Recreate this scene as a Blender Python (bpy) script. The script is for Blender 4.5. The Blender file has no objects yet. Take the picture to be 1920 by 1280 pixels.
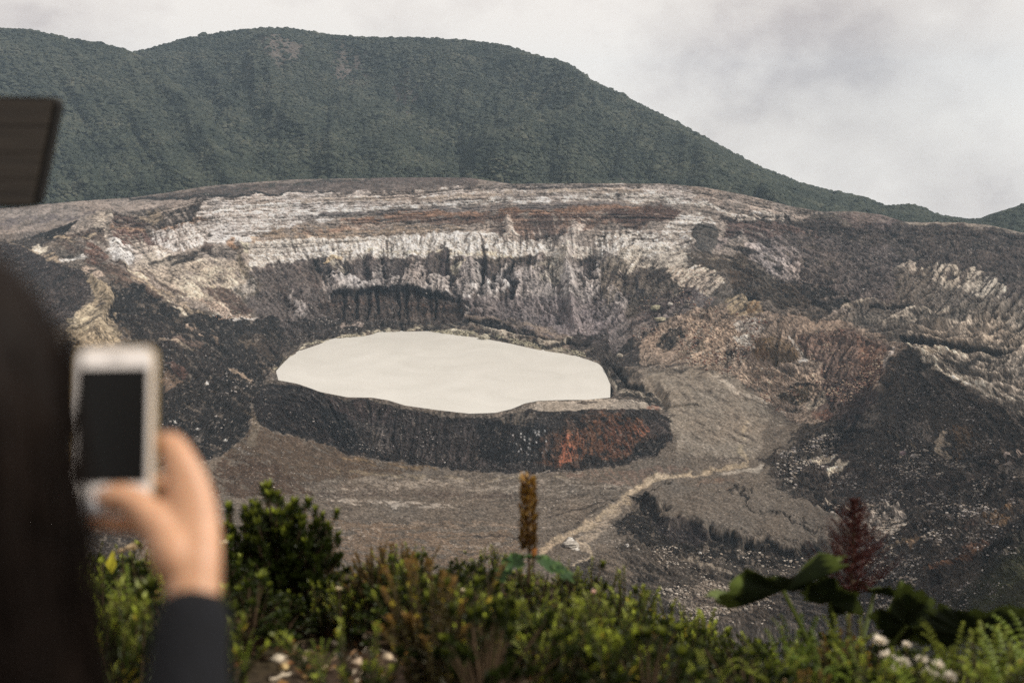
import bpy, bmesh, math, random
import numpy as np
from mathutils import Vector, Matrix
random.seed(5)
RNG = np.random.default_rng(11)
scene = bpy.context.scene
COL = scene.collection
# ------------------------------------------------------------------ camera
FPX = 1920*35/36.0
PITCH = math.atan(390/FPX)
SP, CP = math.sin(PITCH), math.cos(PITCH)
cam_d = bpy.data.cameras.new('camera'); cam = bpy.data.objects.new('camera', cam_d); COL.objects.link(cam)
cam_d.lens = 35; cam_d.sensor_width = 36; cam_d.clip_start = 0.05; cam_d.clip_end = 20000
cam.location = (0, 0, 0); cam.rotation_euler = (math.pi/2-PITCH, 0, 0)
cam_d.dof.use_dof = True; cam_d.dof.focus_distance = 900; cam_d.dof.aperture_fstop = 2.3
scene.camera = cam
# ------------------------------------------------------------------ light
SUN_AZ, SUN_EL = math.radians(97), math.radians(42)      # azimuth to the right of the view direction (+Y)
sd = bpy.data.lights.new('sun', 'SUN'); so = bpy.data.objects.new('sun', sd); COL.objects.link(so)
sd.energy = 4.2; sd.angle = math.radians(0.6); sd.color = (1.0, 0.93, 0.83)
sdir = Vector((math.sin(SUN_AZ)*math.cos(SUN_EL), math.cos(SUN_AZ)*math.cos(SUN_EL), math.sin(SUN_EL)))
so.rotation_euler = (-sdir).to_track_quat('-Z', 'Y').to_euler(); so.location = (0, 0, 900)
w = bpy.data.worlds.new('World'); scene.world = w; w.use_nodes = True
nt = w.node_tree; nt.nodes.clear()
def N(nt, typ, **kw):
    n = nt.nodes.new(typ)
    for k, v in kw.items():
        if k in n.inputs: n.inputs[k].default_value = v
        else: setattr(n, k, v)
    return n
def ramp(nt, stops, interp='LINEAR'):
    r = nt.nodes.new('ShaderNodeValToRGB'); r.color_ramp.interpolation = interp
    while len(r.color_ramp.elements) < len(stops): r.color_ramp.elements.new(0.5)
    for e, (p, c) in zip(r.color_ramp.elements, stops):
        e.position = p; e.color = (c[0], c[1], c[2], 1)
    return r
sky = N(nt, 'ShaderNodeTexSky', sky_type='NISHITA', sun_disc=False, sun_elevation=SUN_EL, sun_rotation=SUN_AZ, altitude=2500)
bg1 = N(nt, 'ShaderNodeBackground', Strength=0.1); nt.links.new(sky.outputs[0], bg1.inputs[0])
tc = N(nt, 'ShaderNodeTexCoord')
mp = N(nt, 'ShaderNodeMapping'); mp.inputs['Scale'].default_value = (1, 1, 1.5); mp.inputs['Location'].default_value = (0.3, 0.1, 0.35)
nt.links.new(tc.outputs['Generated'], mp.inputs[0])
n1 = N(nt, 'ShaderNodeTexNoise', Scale=4.4, Detail=9, Roughness=0.58, Distortion=0.0)
nt.links.new(mp.outputs[0], n1.inputs['Vector'])
cr = ramp(nt, [(0.36, (.66, .58, .545)), (0.45, (.85, .77, .71)), (0.57, (1.0, .925, .85))]); nt.links.new(n1.outputs['Fac'], cr.inputs[0])
# one darker cloud belly up to the right
cdir = Vector(((1640-960)/FPX, CP - (150-640)/FPX*SP, -SP-(150-640)/FPX*CP)).normalized()
vd = N(nt, 'ShaderNodeVectorMath', operation='DISTANCE'); vd.inputs[1].default_value = cdir
n2 = N(nt, 'ShaderNodeTexNoise', Scale=7, Detail=6, Roughness=.6); nt.links.new(tc.outputs['Generated'], n2.inputs['Vector'])
mx = N(nt, 'ShaderNodeMix', data_type='VECTOR'); mx.inputs[0].default_value = 0.12
nt.links.new(tc.outputs['Generated'], mx.inputs[4]); nt.links.new(n2.outputs['Color'], mx.inputs[5])
nt.links.new(tc.outputs['Generated'], vd.inputs[0])
ad = N(nt, 'ShaderNodeMath', operation='MULTIPLY_ADD'); nt.links.new(n2.outputs['Fac'], ad.inputs[0]); ad.inputs[1].default_value = 0.35
nt.links.new(vd.outputs['Value'], ad.inputs[2])
cr2 = ramp(nt, [(0.18, (.80, .79, .79)), (0.42, (1, 1, 1))]); nt.links.new(ad.outputs[0], cr2.inputs[0])
mm = N(nt, 'ShaderNodeMix', data_type='RGBA', blend_type='MULTIPLY'); mm.inputs[0].default_value = 1
nt.links.new(cr.outputs[0], mm.inputs[6]); nt.links.new(cr2.outputs[0], mm.inputs[7])
bg2 = N(nt, 'ShaderNodeBackground', Strength=1.0); nt.links.new(mm.outputs[2], bg2.inputs[0])
ms = N(nt, 'ShaderNodeMixShader'); ms.inputs[0].default_value = 0.95
nt.links.new(bg1.outputs[0], ms.inputs[1]); nt.links.new(bg2.outputs[0], ms.inputs[2])
wo = N(nt, 'ShaderNodeOutputWorld'); nt.links.new(ms.outputs[0], wo.inputs[0])
vs = scene.view_settings; vs.view_transform = 'Standard'; vs.look = 'None'; vs.gamma = 1; vs.exposure = 0; vs.use_curve_mapping = False
scene.cycles.max_bounces = 5; scene.cycles.volume_bounces = 0; scene.cycles.diffuse_bounces = 2
scene.cycles.use_denoising = False; scene.cycles.sample_clamp_indirect = 1.5; scene.cycles.sample_clamp_direct = 6
# ------------------------------------------------------------------ helpers
def ts(px, py):
    """direction of a pixel of the photograph as (x/y, z/y)"""
    px = np.asarray(px, float); py = np.asarray(py, float)
    u = (px-960)/FPX; v = (py-640)/FPX
    y = CP - v*SP; z = -SP - v*CP
    return u/y, z/y
def W(px, py, Y):
    t, s = ts(px, py); return Vector((float(t*Y), float(Y), float(s*Y)))
def proj(x, y, z):
    """world to photograph pixels"""
    f = y*CP - z*SP; d = -y*SP - z*CP
    return 960 + FPX*x/f, 640 + FPX*d/f
def lin(h):
    h = h.lstrip('#'); c = np.array([int(h[i:i+2], 16)/255 for i in (0, 2, 4)])
    return np.where(c <= .04045, c/12.92, ((c+.055)/1.055)**2.4)
def tag(o, label=None, cat=None, group=None, kind=None):
    if label: o['label'] = label
    if cat: o['category'] = cat
    if group: o['group'] = group
    if kind: o['kind'] = kind
    return o
def link(name, me, mat=None, parent=None):
    o = bpy.data.objects.new(name, me); COL.objects.link(o)
    if mat is not None and me is not None: me.materials.clear(); me.materials.append(mat)
    if parent is not None: o.parent = parent
    return o
def empty(name, loc, rz=0, label=None, cat=None, group=None):
    o = bpy.data.objects.new(name, None); COL.objects.link(o); o.location = loc; o.rotation_euler = (0, 0, rz)
    o.empty_display_size = 0.1
    return tag(o, label, cat, group)
def mesh_np(name, verts, quads, attrs=None, tris=False, smooth=False):
    me = bpy.data.meshes.new(name)
    verts = np.ascontiguousarray(verts, np.float32); quads = np.ascontiguousarray(quads, np.int32)
    n = len(quads); k = quads.shape[1]
    me.vertices.add(len(verts)); me.vertices.foreach_set('co', verts.ravel())
    me.loops.add(n*k); me.loops.foreach_set('vertex_index', quads.ravel())
    me.polygons.add(n); me.polygons.foreach_set('loop_start', np.arange(0, n*k, k, dtype=np.int32))
    me.polygons.foreach_set('use_smooth', np.full(n, smooth))
    for an, a in (attrs or {}).items():
        if a.ndim == 2:
            at = me.attributes.new(an, 'FLOAT_COLOR', 'POINT')
            c = np.ones((len(verts), 4), np.float32); c[:, :3] = a; at.data.foreach_set('color', c.ravel())
        else:
            at = me.attributes.new(an, 'FLOAT', 'POINT'); at.data.foreach_set('value', a.astype(np.float32))
    me.update(calc_edges=True)
    return me
def _h(ix, iy, seed):
    h = (ix.astype(np.int64)*374761393 + iy.astype(np.int64)*668265263 + seed*1442695041) & 0xffffffff
    h = ((h ^ (h >> 13))*1274126177) & 0xffffffff
    return (h ^ (h >> 16)) & 0xffffffff
def noise(x, y, seed=0):
    ix = np.floor(x).astype(np.int64); iy = np.floor(y).astype(np.int64)
    fx = (x-ix).astype(np.float32); fy = (y-iy).astype(np.float32)
    ux = fx*fx*(3-2*fx); uy = fy*fy*(3-2*fy)
    def g(a, b): return _h(ix+a, iy+b, seed).astype(np.float32)/np.float32(2147483648.0)-1
    a = g(0, 0); b = g(1, 0); c = g(0, 1); d = g(1, 1)
    return (a+(b-a)*ux)*(1-uy) + (c+(d-c)*ux)*uy
def fbm(x, y, seed=0, o=4, gain=.5):
    r = 0; a = 1; tot = 0
    for i in range(o):
        r = r + a*noise(x*2**i+17.3*i, y*2**i-9.1*i, seed+i); tot += a; a *= gain
    return r/tot
def ridged(x, y, seed=0, o=4):
    r = 0; a = 1; tot = 0
    for i in range(o):
        r = r + a*(1-2*np.abs(noise(x*2**i+7.7*i, y*2**i+3.1*i, seed+i))); tot += a; a *= .5
    return r/tot
def smooth01(x): x = np.clip(x, 0, 1); return x*x*(3-2*x)
# ------------------------------------------------------------------ materials
def mat_new(name):
    m = bpy.data.materials.new(name); m.use_nodes = True; return m, m.node_tree, m.node_tree.nodes['Principled BSDF']
def mat(name, col, rough=.8, var=.25, scale=20, bump=0, spec=.3, metal=0, col2=None, trans=0):
    m, nt, b = mat_new(name)
    c = lin(col) if isinstance(col, str) else np.array(col)
    c2 = c*(1-var) if col2 is None else lin(col2)
    tcn = N(nt, 'ShaderNodeTexCoord')
    n = N(nt, 'ShaderNodeTexNoise', Scale=scale, Detail=5); nt.links.new(tcn.outputs['Object'], n.inputs['Vector'])
    r = ramp(nt, [(.35, c2), (.65, c*(1+var*.3))]); nt.links.new(n.outputs['Fac'], r.inputs[0])
    nt.links.new(r.outputs[0], b.inputs['Base Color'])
    b.inputs['Roughness'].default_value = rough; b.inputs['Specular IOR Level'].default_value = spec; b.inputs['Metallic'].default_value = metal
    if bump:
        bp = N(nt, 'ShaderNodeBump', Strength=bump, Distance=.01); nt.links.new(n.outputs['Fac'], bp.inputs['Height']); nt.links.new(bp.outputs[0], b.inputs['Normal'])
    if trans:
        tr = N(nt, 'ShaderNodeBsdfTranslucent'); mxx = N(nt, 'ShaderNodeMixShader'); mxx.inputs[0].default_value = trans
        nt.links.new(r.outputs[0], tr.inputs[0]); o = nt.nodes['Material Output']
        nt.links.new(b.outputs[0], mxx.inputs[1]); nt.links.new(tr.outputs[0], mxx.inputs[2]); nt.links.new(mxx.outputs[0], o.inputs[0])
    return m
def mat_attr(name, grain=.18, scale=.6, rough=.95, bump=.6, dist=.5):
    m, nt, b = mat_new(name)
    a = N(nt, 'ShaderNodeAttribute', attribute_name='albedo')
    g = N(nt, 'ShaderNodeNewGeometry')
    n = N(nt, 'ShaderNodeTexNoise', Scale=scale, Detail=6, Roughness=.65); nt.links.new(g.outputs['Position'], n.inputs['Vector'])
    r = ramp(nt, [(.3, (1-grain*2,)*3), (.7, (1+grain,)*3)]); nt.links.new(n.outputs['Fac'], r.inputs[0])
    mxn = N(nt, 'ShaderNodeMix', data_type='RGBA', blend_type='MULTIPLY'); mxn.inputs[0].default_value = 1
    nt.links.new(a.outputs['Color'], mxn.inputs[6]); nt.links.new(r.outputs[0], mxn.inputs[7]); nt.links.new(mxn.outputs[2], b.inputs['Base Color'])
    bp = N(nt, 'ShaderNodeBump', Strength=bump, Distance=dist); nt.links.new(n.outputs['Fac'], bp.inputs['Height']); nt.links.new(bp.outputs[0], b.inputs['Normal'])
    b.inputs['Roughness'].default_value = rough; b.inputs['Specular IOR Level'].default_value = .1
    return m
# ------------------------------------------------------------------ the crater: feature lines, far to near
# every line is a list of (px, py, Y) or (px, py, None, z): a place seen at that pixel, at depth Y or at height z
def LN(pts):
    t = []; Yv = []; zv = []
    for p in pts:
        tt, s = ts(p[0], p[1])
        if len(p) == 4: Y = p[3]/s; z = p[3]
        else: Y = p[2]; z = s*Y
        t.append(float(tt)); Yv.append(Y); zv.append(z)
    return np.array(t), np.array(Yv), np.array(zv)
def LZ(pts):                                   # (px, z, Y)
    return (np.array([float(ts(p[0], 640)[0]) for p in pts]), np.array([p[2] for p in pts], float), np.array([p[1] for p in pts], float))
rim = [(-400,475,1100),(0,458,1230),(60,446,1290),(110,426,1330),(150,408,1370),(190,401,1400),(240,404,1425),(290,398,1440),(330,385,1470),(380,373,1490),(450,369,1510),(560,365,1525),(700,361,1535),(800,356,1530),(860,350,1525),(950,345,1515),(1100,344,1500),(1250,345,1485),(1320,351,1470),(1400,366,1440),(1480,386,1410),(1540,397,1390),(1600,396,1370),(1650,402,1350),(1700,417,1320),(1780,417,1290),(1850,421,1260),(1920,437,1220),(2300,480,1000)]
L3 = [(-400,560,980),(0,530,1080),(100,505,1180),(200,500,1290),(300,510,1350),(400,505,1395),(500,500,1415),(600,492,1430),(700,484,1435),(800,475,1430),(900,472,1420),(1000,474,1410),(1100,478,1390),(1200,476,1370),(1300,472,1340),(1400,472,1310),(1500,480,1270),(1600,490,1220),(1700,500,1160),(1800,510,1100),(1920,530,1020),(2300,600,820)]
L4 = [(-400,640,830),(0,625,910),(100,610,980),(200,595,1070),(300,605,1130),(400,615,1195),(500,622,1250),(600,598,1305),(700,590,1325),(800,592,1315),(900,602,1290),(1000,606,1270),(1100,606,1250),(1200,598,1220),(1300,585,1185),(1400,580,1150),(1500,574,1110),(1600,572,1070),(1700,572,1020),(1800,575,960),(1920,590,880),(2300,680,640)]
farshore = [(516,700,None,-250),(530,684,None,-250),(548,668,None,-250),(566,655,None,-250),(590,647,None,-250),(620,640,None,-250),(645,633,None,-250),(680,628,None,-250),(720,624,None,-250),(800,622,None,-250),(850,626,None,-250),(900,634,None,-250),(960,645,None,-250),(1010,656,None,-250),(1060,665,None,-250),(1100,672,None,-250),(1122,680,None,-250),(1132,694,None,-250),(1139,708,None,-250),(1145,722,None,-250),(1153,736,None,-250)]
farshore = [(p[0], p[1]+(1.6*math.sin(i*2.1)+1.2*math.sin(i*4.7) if 1 < i < 18 else 0), None, -250) for i, p in enumerate(farshore)]
L5 = [(-400,740,580),(0,700,750),(150,690,830),(300,690,915),(380,690,975),(440,692,1005),(490,697,1015)] + farshore + [(1170,728,None,-249),(1200,715,None,-249),(1260,702,None,-250),(1330,694,None,-252),(1400,715,None,-254),(1450,755,None,-256),(1490,775,880),(1550,740,885),(1620,690,900),(1690,650,900),(1760,692,800),(1840,739,700),(1920,780,630),(2300,930,420)]
L6 = [(-400,900,450),(0,820,620),(150,800,700),(300,790,800),(400,762,None,-249),(460,732,None,-247),(500,716,None,-247),(520,712,None,-247),(560,720,None,-246),(600,735,None,-246),(650,746,None,-246),(700,747,None,-245.5),(730,753,None,-245.5),(760,763,None,-246),(820,772,None,-247),(880,778,None,-247.5),(930,776,None,-247.5),(960,768,None,-247),(985,757,None,-246),(1010,752,None,-246),(1060,750,None,-246),(1100,750,None,-246),(1150,744,None,-246),(1200,757,None,-246),(1240,768,None,-249),(1300,760,None,-258),(1400,785,None,-260),(1480,812,None,-261),(1550,792,855),(1620,762,860),(1690,737,850),(1760,762,760),(1850,812,660),(1920,850,590),(2300,970,395)]
L7 = [(-400,1000,380),(0,920,540),(200,890,640),(350,872,740),(420,858,790),(450,825,840),(482,796,880),(520,800,None,-264),(560,815,None,-266),(600,830,None,-268),(640,846,None,-270),(720,861,None,-272),(800,873,None,-273),(880,881,None,-274),(960,887,None,-275),(1050,886,None,-275),(1150,876,None,-274),(1220,857,None,-272),(1250,830,None,-268),(1270,825,None,-266),(1300,830,None,-267),(1400,840,None,-269),(1480,852,None,-268),(1600,832,828),(1650,802,820),(1700,820,770),(1760,860,705),(1850,876,620),(1920,884,555),(2300,1010,375)]
L8 = [(-400,1150,300),(0,1020,450),(200,980,560),(350,950,690),(500,930,None,-272),(700,940,None,-276),(1000,950,None,-278),(1100,952,None,-278),(1200,945,None,-277),(1400,930,None,-276),(1500,925,None,-276),(1600,930,705),(1700,925,680),(1800,935,600),(1920,945,495),(2300,1060,320)]
L9 = [(-400,1300,220),(0,1150,370),(200,1100,480),(350,1050,600),(500,1030,None,-276),(900,1040,None,-280),(1100,1050,None,-281),(1250,1045,None,-280),(1400,1040,None,-279),(1500,1040,None,-277),(1600,1020,600),(1700,1020,540),(1800,1030,450),(1920,1040,370),(2300,1130,250)]
L10 = [(-400,1500,150),(0,1300,270),(200,1250,350),(500,1170,None,-283),(1100,1170,None,-287),(1400,1170,None,-286),(1550,1170,500),(1700,1170,420),(1800,1170,350),(1920,1180,280),(2300,1250,200)]
rimL = LN(rim)
TA, TB = float(ts(-330, 640)[0]), float(ts(2250, 640)[0])
t0, t1 = float(ts(-20, 300)[0])*1.0, float(ts(1940, 300)[0])
t0 = -0.575; t1 = 0.575
T = np.concatenate([np.linspace(TA, t0, 45, endpoint=False), np.linspace(t0, t1, 920), np.linspace(t1, TB, 46)[1:]])
NC = len(T)
def smooth_cols(a, k):
    ker = np.hanning(k+2)[1:-1]; ker /= ker.sum(); p = np.pad(a, k//2, mode='edge'); return np.convolve(p, ker, 'valid')[:len(a)]
def res(L, k=13):
    t, Y, z = L; o = np.argsort(t, kind='stable'); t = np.maximum.accumulate(t[o]+np.arange(len(t))*1e-7)
    a = np.interp(T, t, Y[o]); b = np.interp(T, t, z[o])
    if k > 1: a = smooth_cols(a, k); b = smooth_cols(b, k)
    return a, b
R = res(rimL, 9)
R3 = res(LN(L3), 25)
Rm = (R[0]*.62+R3[0]*.38, R[1]*.45+R3[1]*.55)                       # steep upper wall
lines = [(res(LZ([(-600,-130,2700),(1000,-180,2700),(1500,-420,2700),(2500,-420,2700)])), 6),
  (res(LN([(-400,396,1850),(0,389,1850),(120,378,1850),(250,368,1880),(400,345,1900),(560,333,1900),(750,330,1900),(880,331,1900),(1000,352,1880),(1200,360,1850),(1400,385,1800),(1500,405,1750),(1600,412,1700),(1700,426,1700),(1920,450,1600),(2300,500,1500)]), 25), 44),
  (R, 62), (Rm, 72), (R3, 104), (res(LN(L4), 31), 100), (res(LN(L5), 3), 120), (res(LN(L6), 5), 112), (res(LN(L7), 9), 96),
  (res(LN(L8), 41), 90), (res(LN(L9), 41), 84), (res(LN(L10), 41), 22),
  (res(LZ([(-400,-100,150),(0,-140,200),(500,-240,300),(1300,-240,300),(1600,-180,260),(1920,-115,195),(2300,-80,140)]), 41), 12),
  (res(LZ([(-400,-60,90),(0,-80,110),(500,-125,130),(1300,-125,130),(1920,-72,100),(2300,-55,80)]), 41), 10),
  (res(LZ([(-400,-24,34),(500,-36,36),(1300,-36,36),(1920,-27,36),(2300,-24,34)]), 41), 8),
  (res(LZ([(-400,-10.5,12.5),(2300,-10.5,12.5)])), 0)]
rowsY = []; rowsZ = []; strip = []; vrow = []
for i, ((Y, z), n) in enumerate(lines):
    if i == len(lines)-1: rowsY.append(Y); rowsZ.append(z); strip.append(i); vrow.append(0); break
    Y2, z2 = lines[i+1][0]
    for k in range(n):
        f = k/n
        rowsY.append(Y*(1-f)+Y2*f); rowsZ.append(z*(1-f)+z2*f); strip.append(i); vrow.append(f)
GY = np.array(rowsY); GZ = np.array(rowsZ); strip = np.array(strip); vrow = np.array(vrow); NR = len(GY)
# light rounding of the profiles, not at the rim crest, shore or lip
keep = np.zeros(NR)
acc = 0
for i, (_, n) in enumerate(lines):
    if i in (2, 6, 7): keep[max(0, acc-2):acc+3] = 1
    acc += n
sm = GZ.copy(); smY = GY.copy()
for _ in range(14):
    a = sm.copy(); a[1:-1] = .25*sm[:-2]+.5*sm[1:-1]+.25*sm[2:]; sm = np.where(keep[:, None] > 0, sm, a)
    a = smY.copy(); a[1:-1] = .25*smY[:-2]+.5*smY[1:-1]+.25*smY[2:]; smY = np.where(keep[:, None] > 0, smY, a)
GZ = sm; GY = smY
# lake bed
tl, tr = float(ts(517, 700)[0]), float(ts(1151, 735)[0])
mlake = smooth01((T-tl)/.006)*smooth01((tr-T)/.004)
s6 = strip == 6
vv = vrow[s6][:, None]
GZ[s6] -= 7*mlake[None, :]*smooth01(vv/.02)*smooth01((1-vv)/.10)
GX = T[None, :]*GY
PX, PY = proj(GX, GY, GZ)
# ------------------------------------------------------------------ paint + relief raster (ground colour, with some shade painted in, and relief)
RX0, RX1, RY0, RY1 = -380, 2300, 325, 1290
rw, rh = RX1-RX0, RY1-RY0
QX, QY = np.meshgrid(np.arange(RX0, RX1, dtype=np.float32), np.arange(RY0, RY1, dtype=np.float32))
wx = (fbm(QX/34, QY/26, 1, 4, .62)*1.0).astype(np.float32); wy = (fbm(QX/34, QY/26, 21, 4, .62)).astype(np.float32)
nA = fbm(QX/9, QY/6, 41, 3, .6).astype(np.float32); nF = fbm(QX/3.2, QY/2.2, 51, 2, .6).astype(np.float32)
wx = wx*1.6+fbm(QX/9, QY/7, 2, 2)*.5; wy = wy*1.6+fbm(QX/9, QY/7, 22, 2)*.5
PAL = np.zeros((rh, rw, 3), np.float32) + lin('675d54').astype(np.float32)
RH = np.zeros((rh, rw), np.float32)
# flow directions of the slopes (angle in the picture, degrees, positive falls to the right)
dirs = [(600,350,-1),(900,385,0),(1200,385,1),(1300,400,8),(700,400,-4),(450,420,-8),(500,530,52),(440,560,45),(570,520,62),(640,500,78),(720,500,88),(800,520,97),(900,520,90),(1000,520,90),(1060,500,80),(1100,560,85),(1160,540,110),(1200,590,-35),(1120,660,-30),(1270,560,-38),(1320,560,-45),(1420,480,32),(1480,510,33),(1560,440,8),(1700,440,6),(1850,460,10),(1600,530,-12),(1640,490,30),(1740,510,-50),(1820,550,-52),(1880,590,-50),(1650,590,-14),(1800,610,-10),(1880,640,-9),(1750,650,10),(1850,720,20),(1760,690,35),(1700,740,80),(1650,720,-65),(1600,690,-60),(1720,800,90),(1850,820,60),(1780,790,60),
 (30,420,-22),(250,400,5),(300,440,70),(230,480,30),(330,540,36),(280,520,35),(150,540,-32),(100,580,-30),(180,600,8),(210,640,60),(400,630,28),(350,690,35),(420,730,32),(450,800,33),(350,820,30),(330,600,22),(430,660,30),(540,640,50),(500,740,15),(560,790,35),(640,800,70),(720,810,100),(850,830,96),(960,820,95),(1000,830,92),(1090,820,78),(1150,820,65),(1200,815,52),(1245,840,42),(1100,760,4),(1000,770,100),
 (500,860,22),(600,880,14),(720,905,7),(900,930,0),(700,1000,3),(1000,920,-3),(1100,950,-12),(1290,800,30),(1350,770,25),(1320,850,40),(1300,960,25),(1450,1000,28),(1250,1050,30),(1500,860,-12),(1600,900,-8),(1700,980,-25),(1800,1000,-38),(1700,900,0),(1850,900,-36),(1520,950,22),(1400,1080,15),(1620,960,25),(1650,1060,-25),(1800,1100,-30),(1400,640,-30),(1330,640,-35),(1480,700,20),(1450,660,90),(1550,720,-60),(1000,640,14),(1050,655,12),(720,575,88),(900,615,10),(1200,700,-25),(1230,740,50),(650,620,-5),(1600,410,3)]
DX = QX[::4, ::4]; DY = QY[::4, ::4]
num_c = np.zeros_like(DX); num_s = np.zeros_like(DX); den = np.zeros_like(DX)
for (x, y, a) in dirs:
    wgt = 1/(((DX-x)**2+((DY-y)*1.4)**2)/900+.25)**1.7
    num_c += wgt*math.cos(2*math.radians(a)); num_s += wgt*math.sin(2*math.radians(a)); den += wgt
ang = .5*np.arctan2(num_s, num_c)
dxm = np.cos(ang); dym = np.sin(ang)
ang2 = .5*np.arctan2(num_s, num_c)
ang = np.kron(ang2, np.ones((4, 4)))[:rh, :rw]
vx = np.cos(ang).astype(np.float32); vy = np.sin(ang).astype(np.float32)
wob = fbm(QX/22, QY/16, 77, 3)*.45
vx, vy = vx*np.cos(wob)-vy*np.sin(wob), vx*np.sin(wob)+vy*np.cos(wob)
def blur1(a, n):
    for _ in range(n):
        a = (np.roll(a, 1, 0)+np.roll(a, -1, 0)+a*2)/4; a = (np.roll(a, 1, 1)+np.roll(a, -1, 1)+a*2)/4
    return a
def lic(src, L, step):
    out = src.copy(); cnt = 1
    for sgn in (1, -1):
        x = QX-RX0; y = QY-RY0; ox = vx; oy = vy
        x = x.copy(); y = y.copy()
        for k in range(L):
            xi = np.clip(x, 0, rw-1).astype(np.int32); yi = np.clip(y, 0, rh-1).astype(np.int32)
            ax = vx[yi, xi]; ay = vy[yi, xi]
            f = np.sign(ax*ox+ay*oy); f[f == 0] = 1; ax = ax*f; ay = ay*f
            x += sgn*step*ax; y += sgn*step*ay; ox = ax; oy = ay
            xi = np.clip(x, 0, rw-1).astype(np.int32); yi = np.clip(y, 0, rh-1).astype(np.int32)
            out += src[yi, xi]; cnt += 1
    out /= cnt; out -= out.mean(); return out/(out.std()*2)
wn = RNG.standard_normal((rh, rw)).astype(np.float32)
licF = lic(blur1(wn, 1), 4, 1.2)
licC = lic(blur1(np.roll(wn, 300, 1), 9), 7, 2.6)
licM = lic(blur1(np.roll(wn, 700, 1), 3), 6, 1.6)
spk = np.roll(wn, 1100, 1)
def covmask(cov, field):
    if cov >= 1: return 1
    q = np.quantile(field[::7, ::7], 1-cov); return np.clip((field-q)/.22+.5, 0, 1)
def bbox(pts, pad):
    xs = [p[0] for p in pts]; ys = [p[1] for p in pts]
    x0 = max(int(min(xs)-pad-RX0), 0); x1 = min(int(max(xs)+pad-RX0), rw); y0 = max(int(min(ys)-pad-RY0), 0); y1 = min(int(max(ys)+pad-RY0), rh)
    return slice(y0, y1), slice(x0, x1)
def pmask(pts, warp):
    sl = bbox(pts, warp*1.2+3)
    X = QX[sl]+wx[sl]*warp; Y = QY[sl]+wy[sl]*warp*.8
    m = np.zeros(X.shape, bool); n = len(pts)
    for i in range(n):
        xa, ya = pts[i][:2]; xb, yb = pts[(i+1) % n][:2]
        if ya == yb: continue
        c = ((ya > Y) != (yb > Y)) & (X < (xb-xa)*(Y-ya)/(yb-ya)+xa); m ^= c
    return sl, m.astype(np.float32)
def smask(pts, warp, soft):
    mw = max(p[2] for p in pts)
    sl = bbox(pts, warp+mw+4)
    X = QX[sl]+wx[sl]*warp; Y = QY[sl]+wy[sl]*warp
    m = np.zeros(X.shape, np.float32)
    for a, b in zip(pts[:-1], pts[1:]):
        dx, dy = b[0]-a[0], b[1]-a[1]; L2 = dx*dx+dy*dy+1e-6
        f = np.clip(((X-a[0])*dx+(Y-a[1])*dy)/L2, 0, 1)
        d = np.hypot(X-a[0]-f*dx, Y-a[1]-f*dy); ww = a[2]+(b[2]-a[2])*f
        m = np.maximum(m, np.clip((ww-d)/np.maximum(soft*ww, 1), 0, 1))
    return sl, m
def put(sl, m, col, a, cov, field):
    F = {'f': licF, 'm': licM, 'c': licC, 'n': nA, 's': spk}[field]
    mm = m*a
    if cov < 1: mm = mm*covmask(cov, F)[sl]
    c = lin(col).astype(np.float32)
    PAL[sl] = PAL[sl]*(1-mm[..., None])+c*mm[..., None]
def fill(pts, col, a=.9, cov=1, f='m', warp=9): sl, m = pmask(pts, warp); put(sl, m, col, a, cov, f)
def stroke(pts, col, a=.9, cov=1, f='m', warp=5, soft=.4): sl, m = smask(pts, warp, soft); put(sl, m, col, a, cov, f)
def rstroke(pts, h, warp=4):
    sl, m = smask(pts, warp, 1.0); RH[sl] += h*m*m*(3-2*m)
def rfill(pts, h, warp=6, n=3):
    sl, m = pmask(pts, warp); RH[sl] += h*blur1(m, n)
ALB = 0.74
HAZE = 6.2e-5
# ---- plains behind the rim
fill([(-400,330),(2300,330),(2300,480),(1920,440),(1780,420),(1700,418),(1540,398),(1250,346),(1100,345),(860,351),(700,362),(560,366),(380,374),(240,404),(180,401),(110,428),(60,446),(-400,480)], '7d726b', warp=2)
fill([(-400,380),(130,378),(250,372),(400,376),(300,392),(160,404),(110,428),(-400,476)], '93867e', cov=.85, f='m', warp=4)
fill([(0,412),(90,402),(250,398),(180,404),(60,420),(0,426)], '6a6164', .7, .7)
fill([(250,372),(400,352),(560,340),(900,330),(900,352),(700,362),(560,366),(400,374)], '5f5551', .95, warp=4)
fill([(420,358),(600,345),(760,338),(860,345),(700,360),(500,366)], '6d625e', .8, .5, 'm')
stroke([(240,374,3),(330,371,4),(430,366,4),(560,363,3),(640,360,1)], '25292a', .85, .8)
stroke([(380,368,2),(480,352,4),(640,337,3),(760,334,2)], '39403a', .8, .45, 'n')
stroke([(700,338,5),(860,334,6),(900,340,4)], '6a5d5a', .7)
# ---- wedge on the left rim, its shaded side painted dark
fill([(20,452),(80,437),(160,411),(165,420),(130,440),(60,470)], '46403d', warp=4)
fill([(60,443),(110,426),(150,409),(172,402),(160,418),(130,440),(92,449)], '2c2b2b', .95, warp=3)
# ---- wall, whole, then bands
fill([(150,405),(190,401),(240,404),(290,398),(330,386),(380,374),(560,365),(700,361),(800,356),(860,350),(950,345),(1250,345),(1320,352),(1400,366),(1480,386),(1500,400),(1440,470),(1300,490),(1150,480),(900,478),(600,500),(470,520),(400,590),(300,560),(180,480),(120,440)], '8c8179', warp=5)
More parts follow.
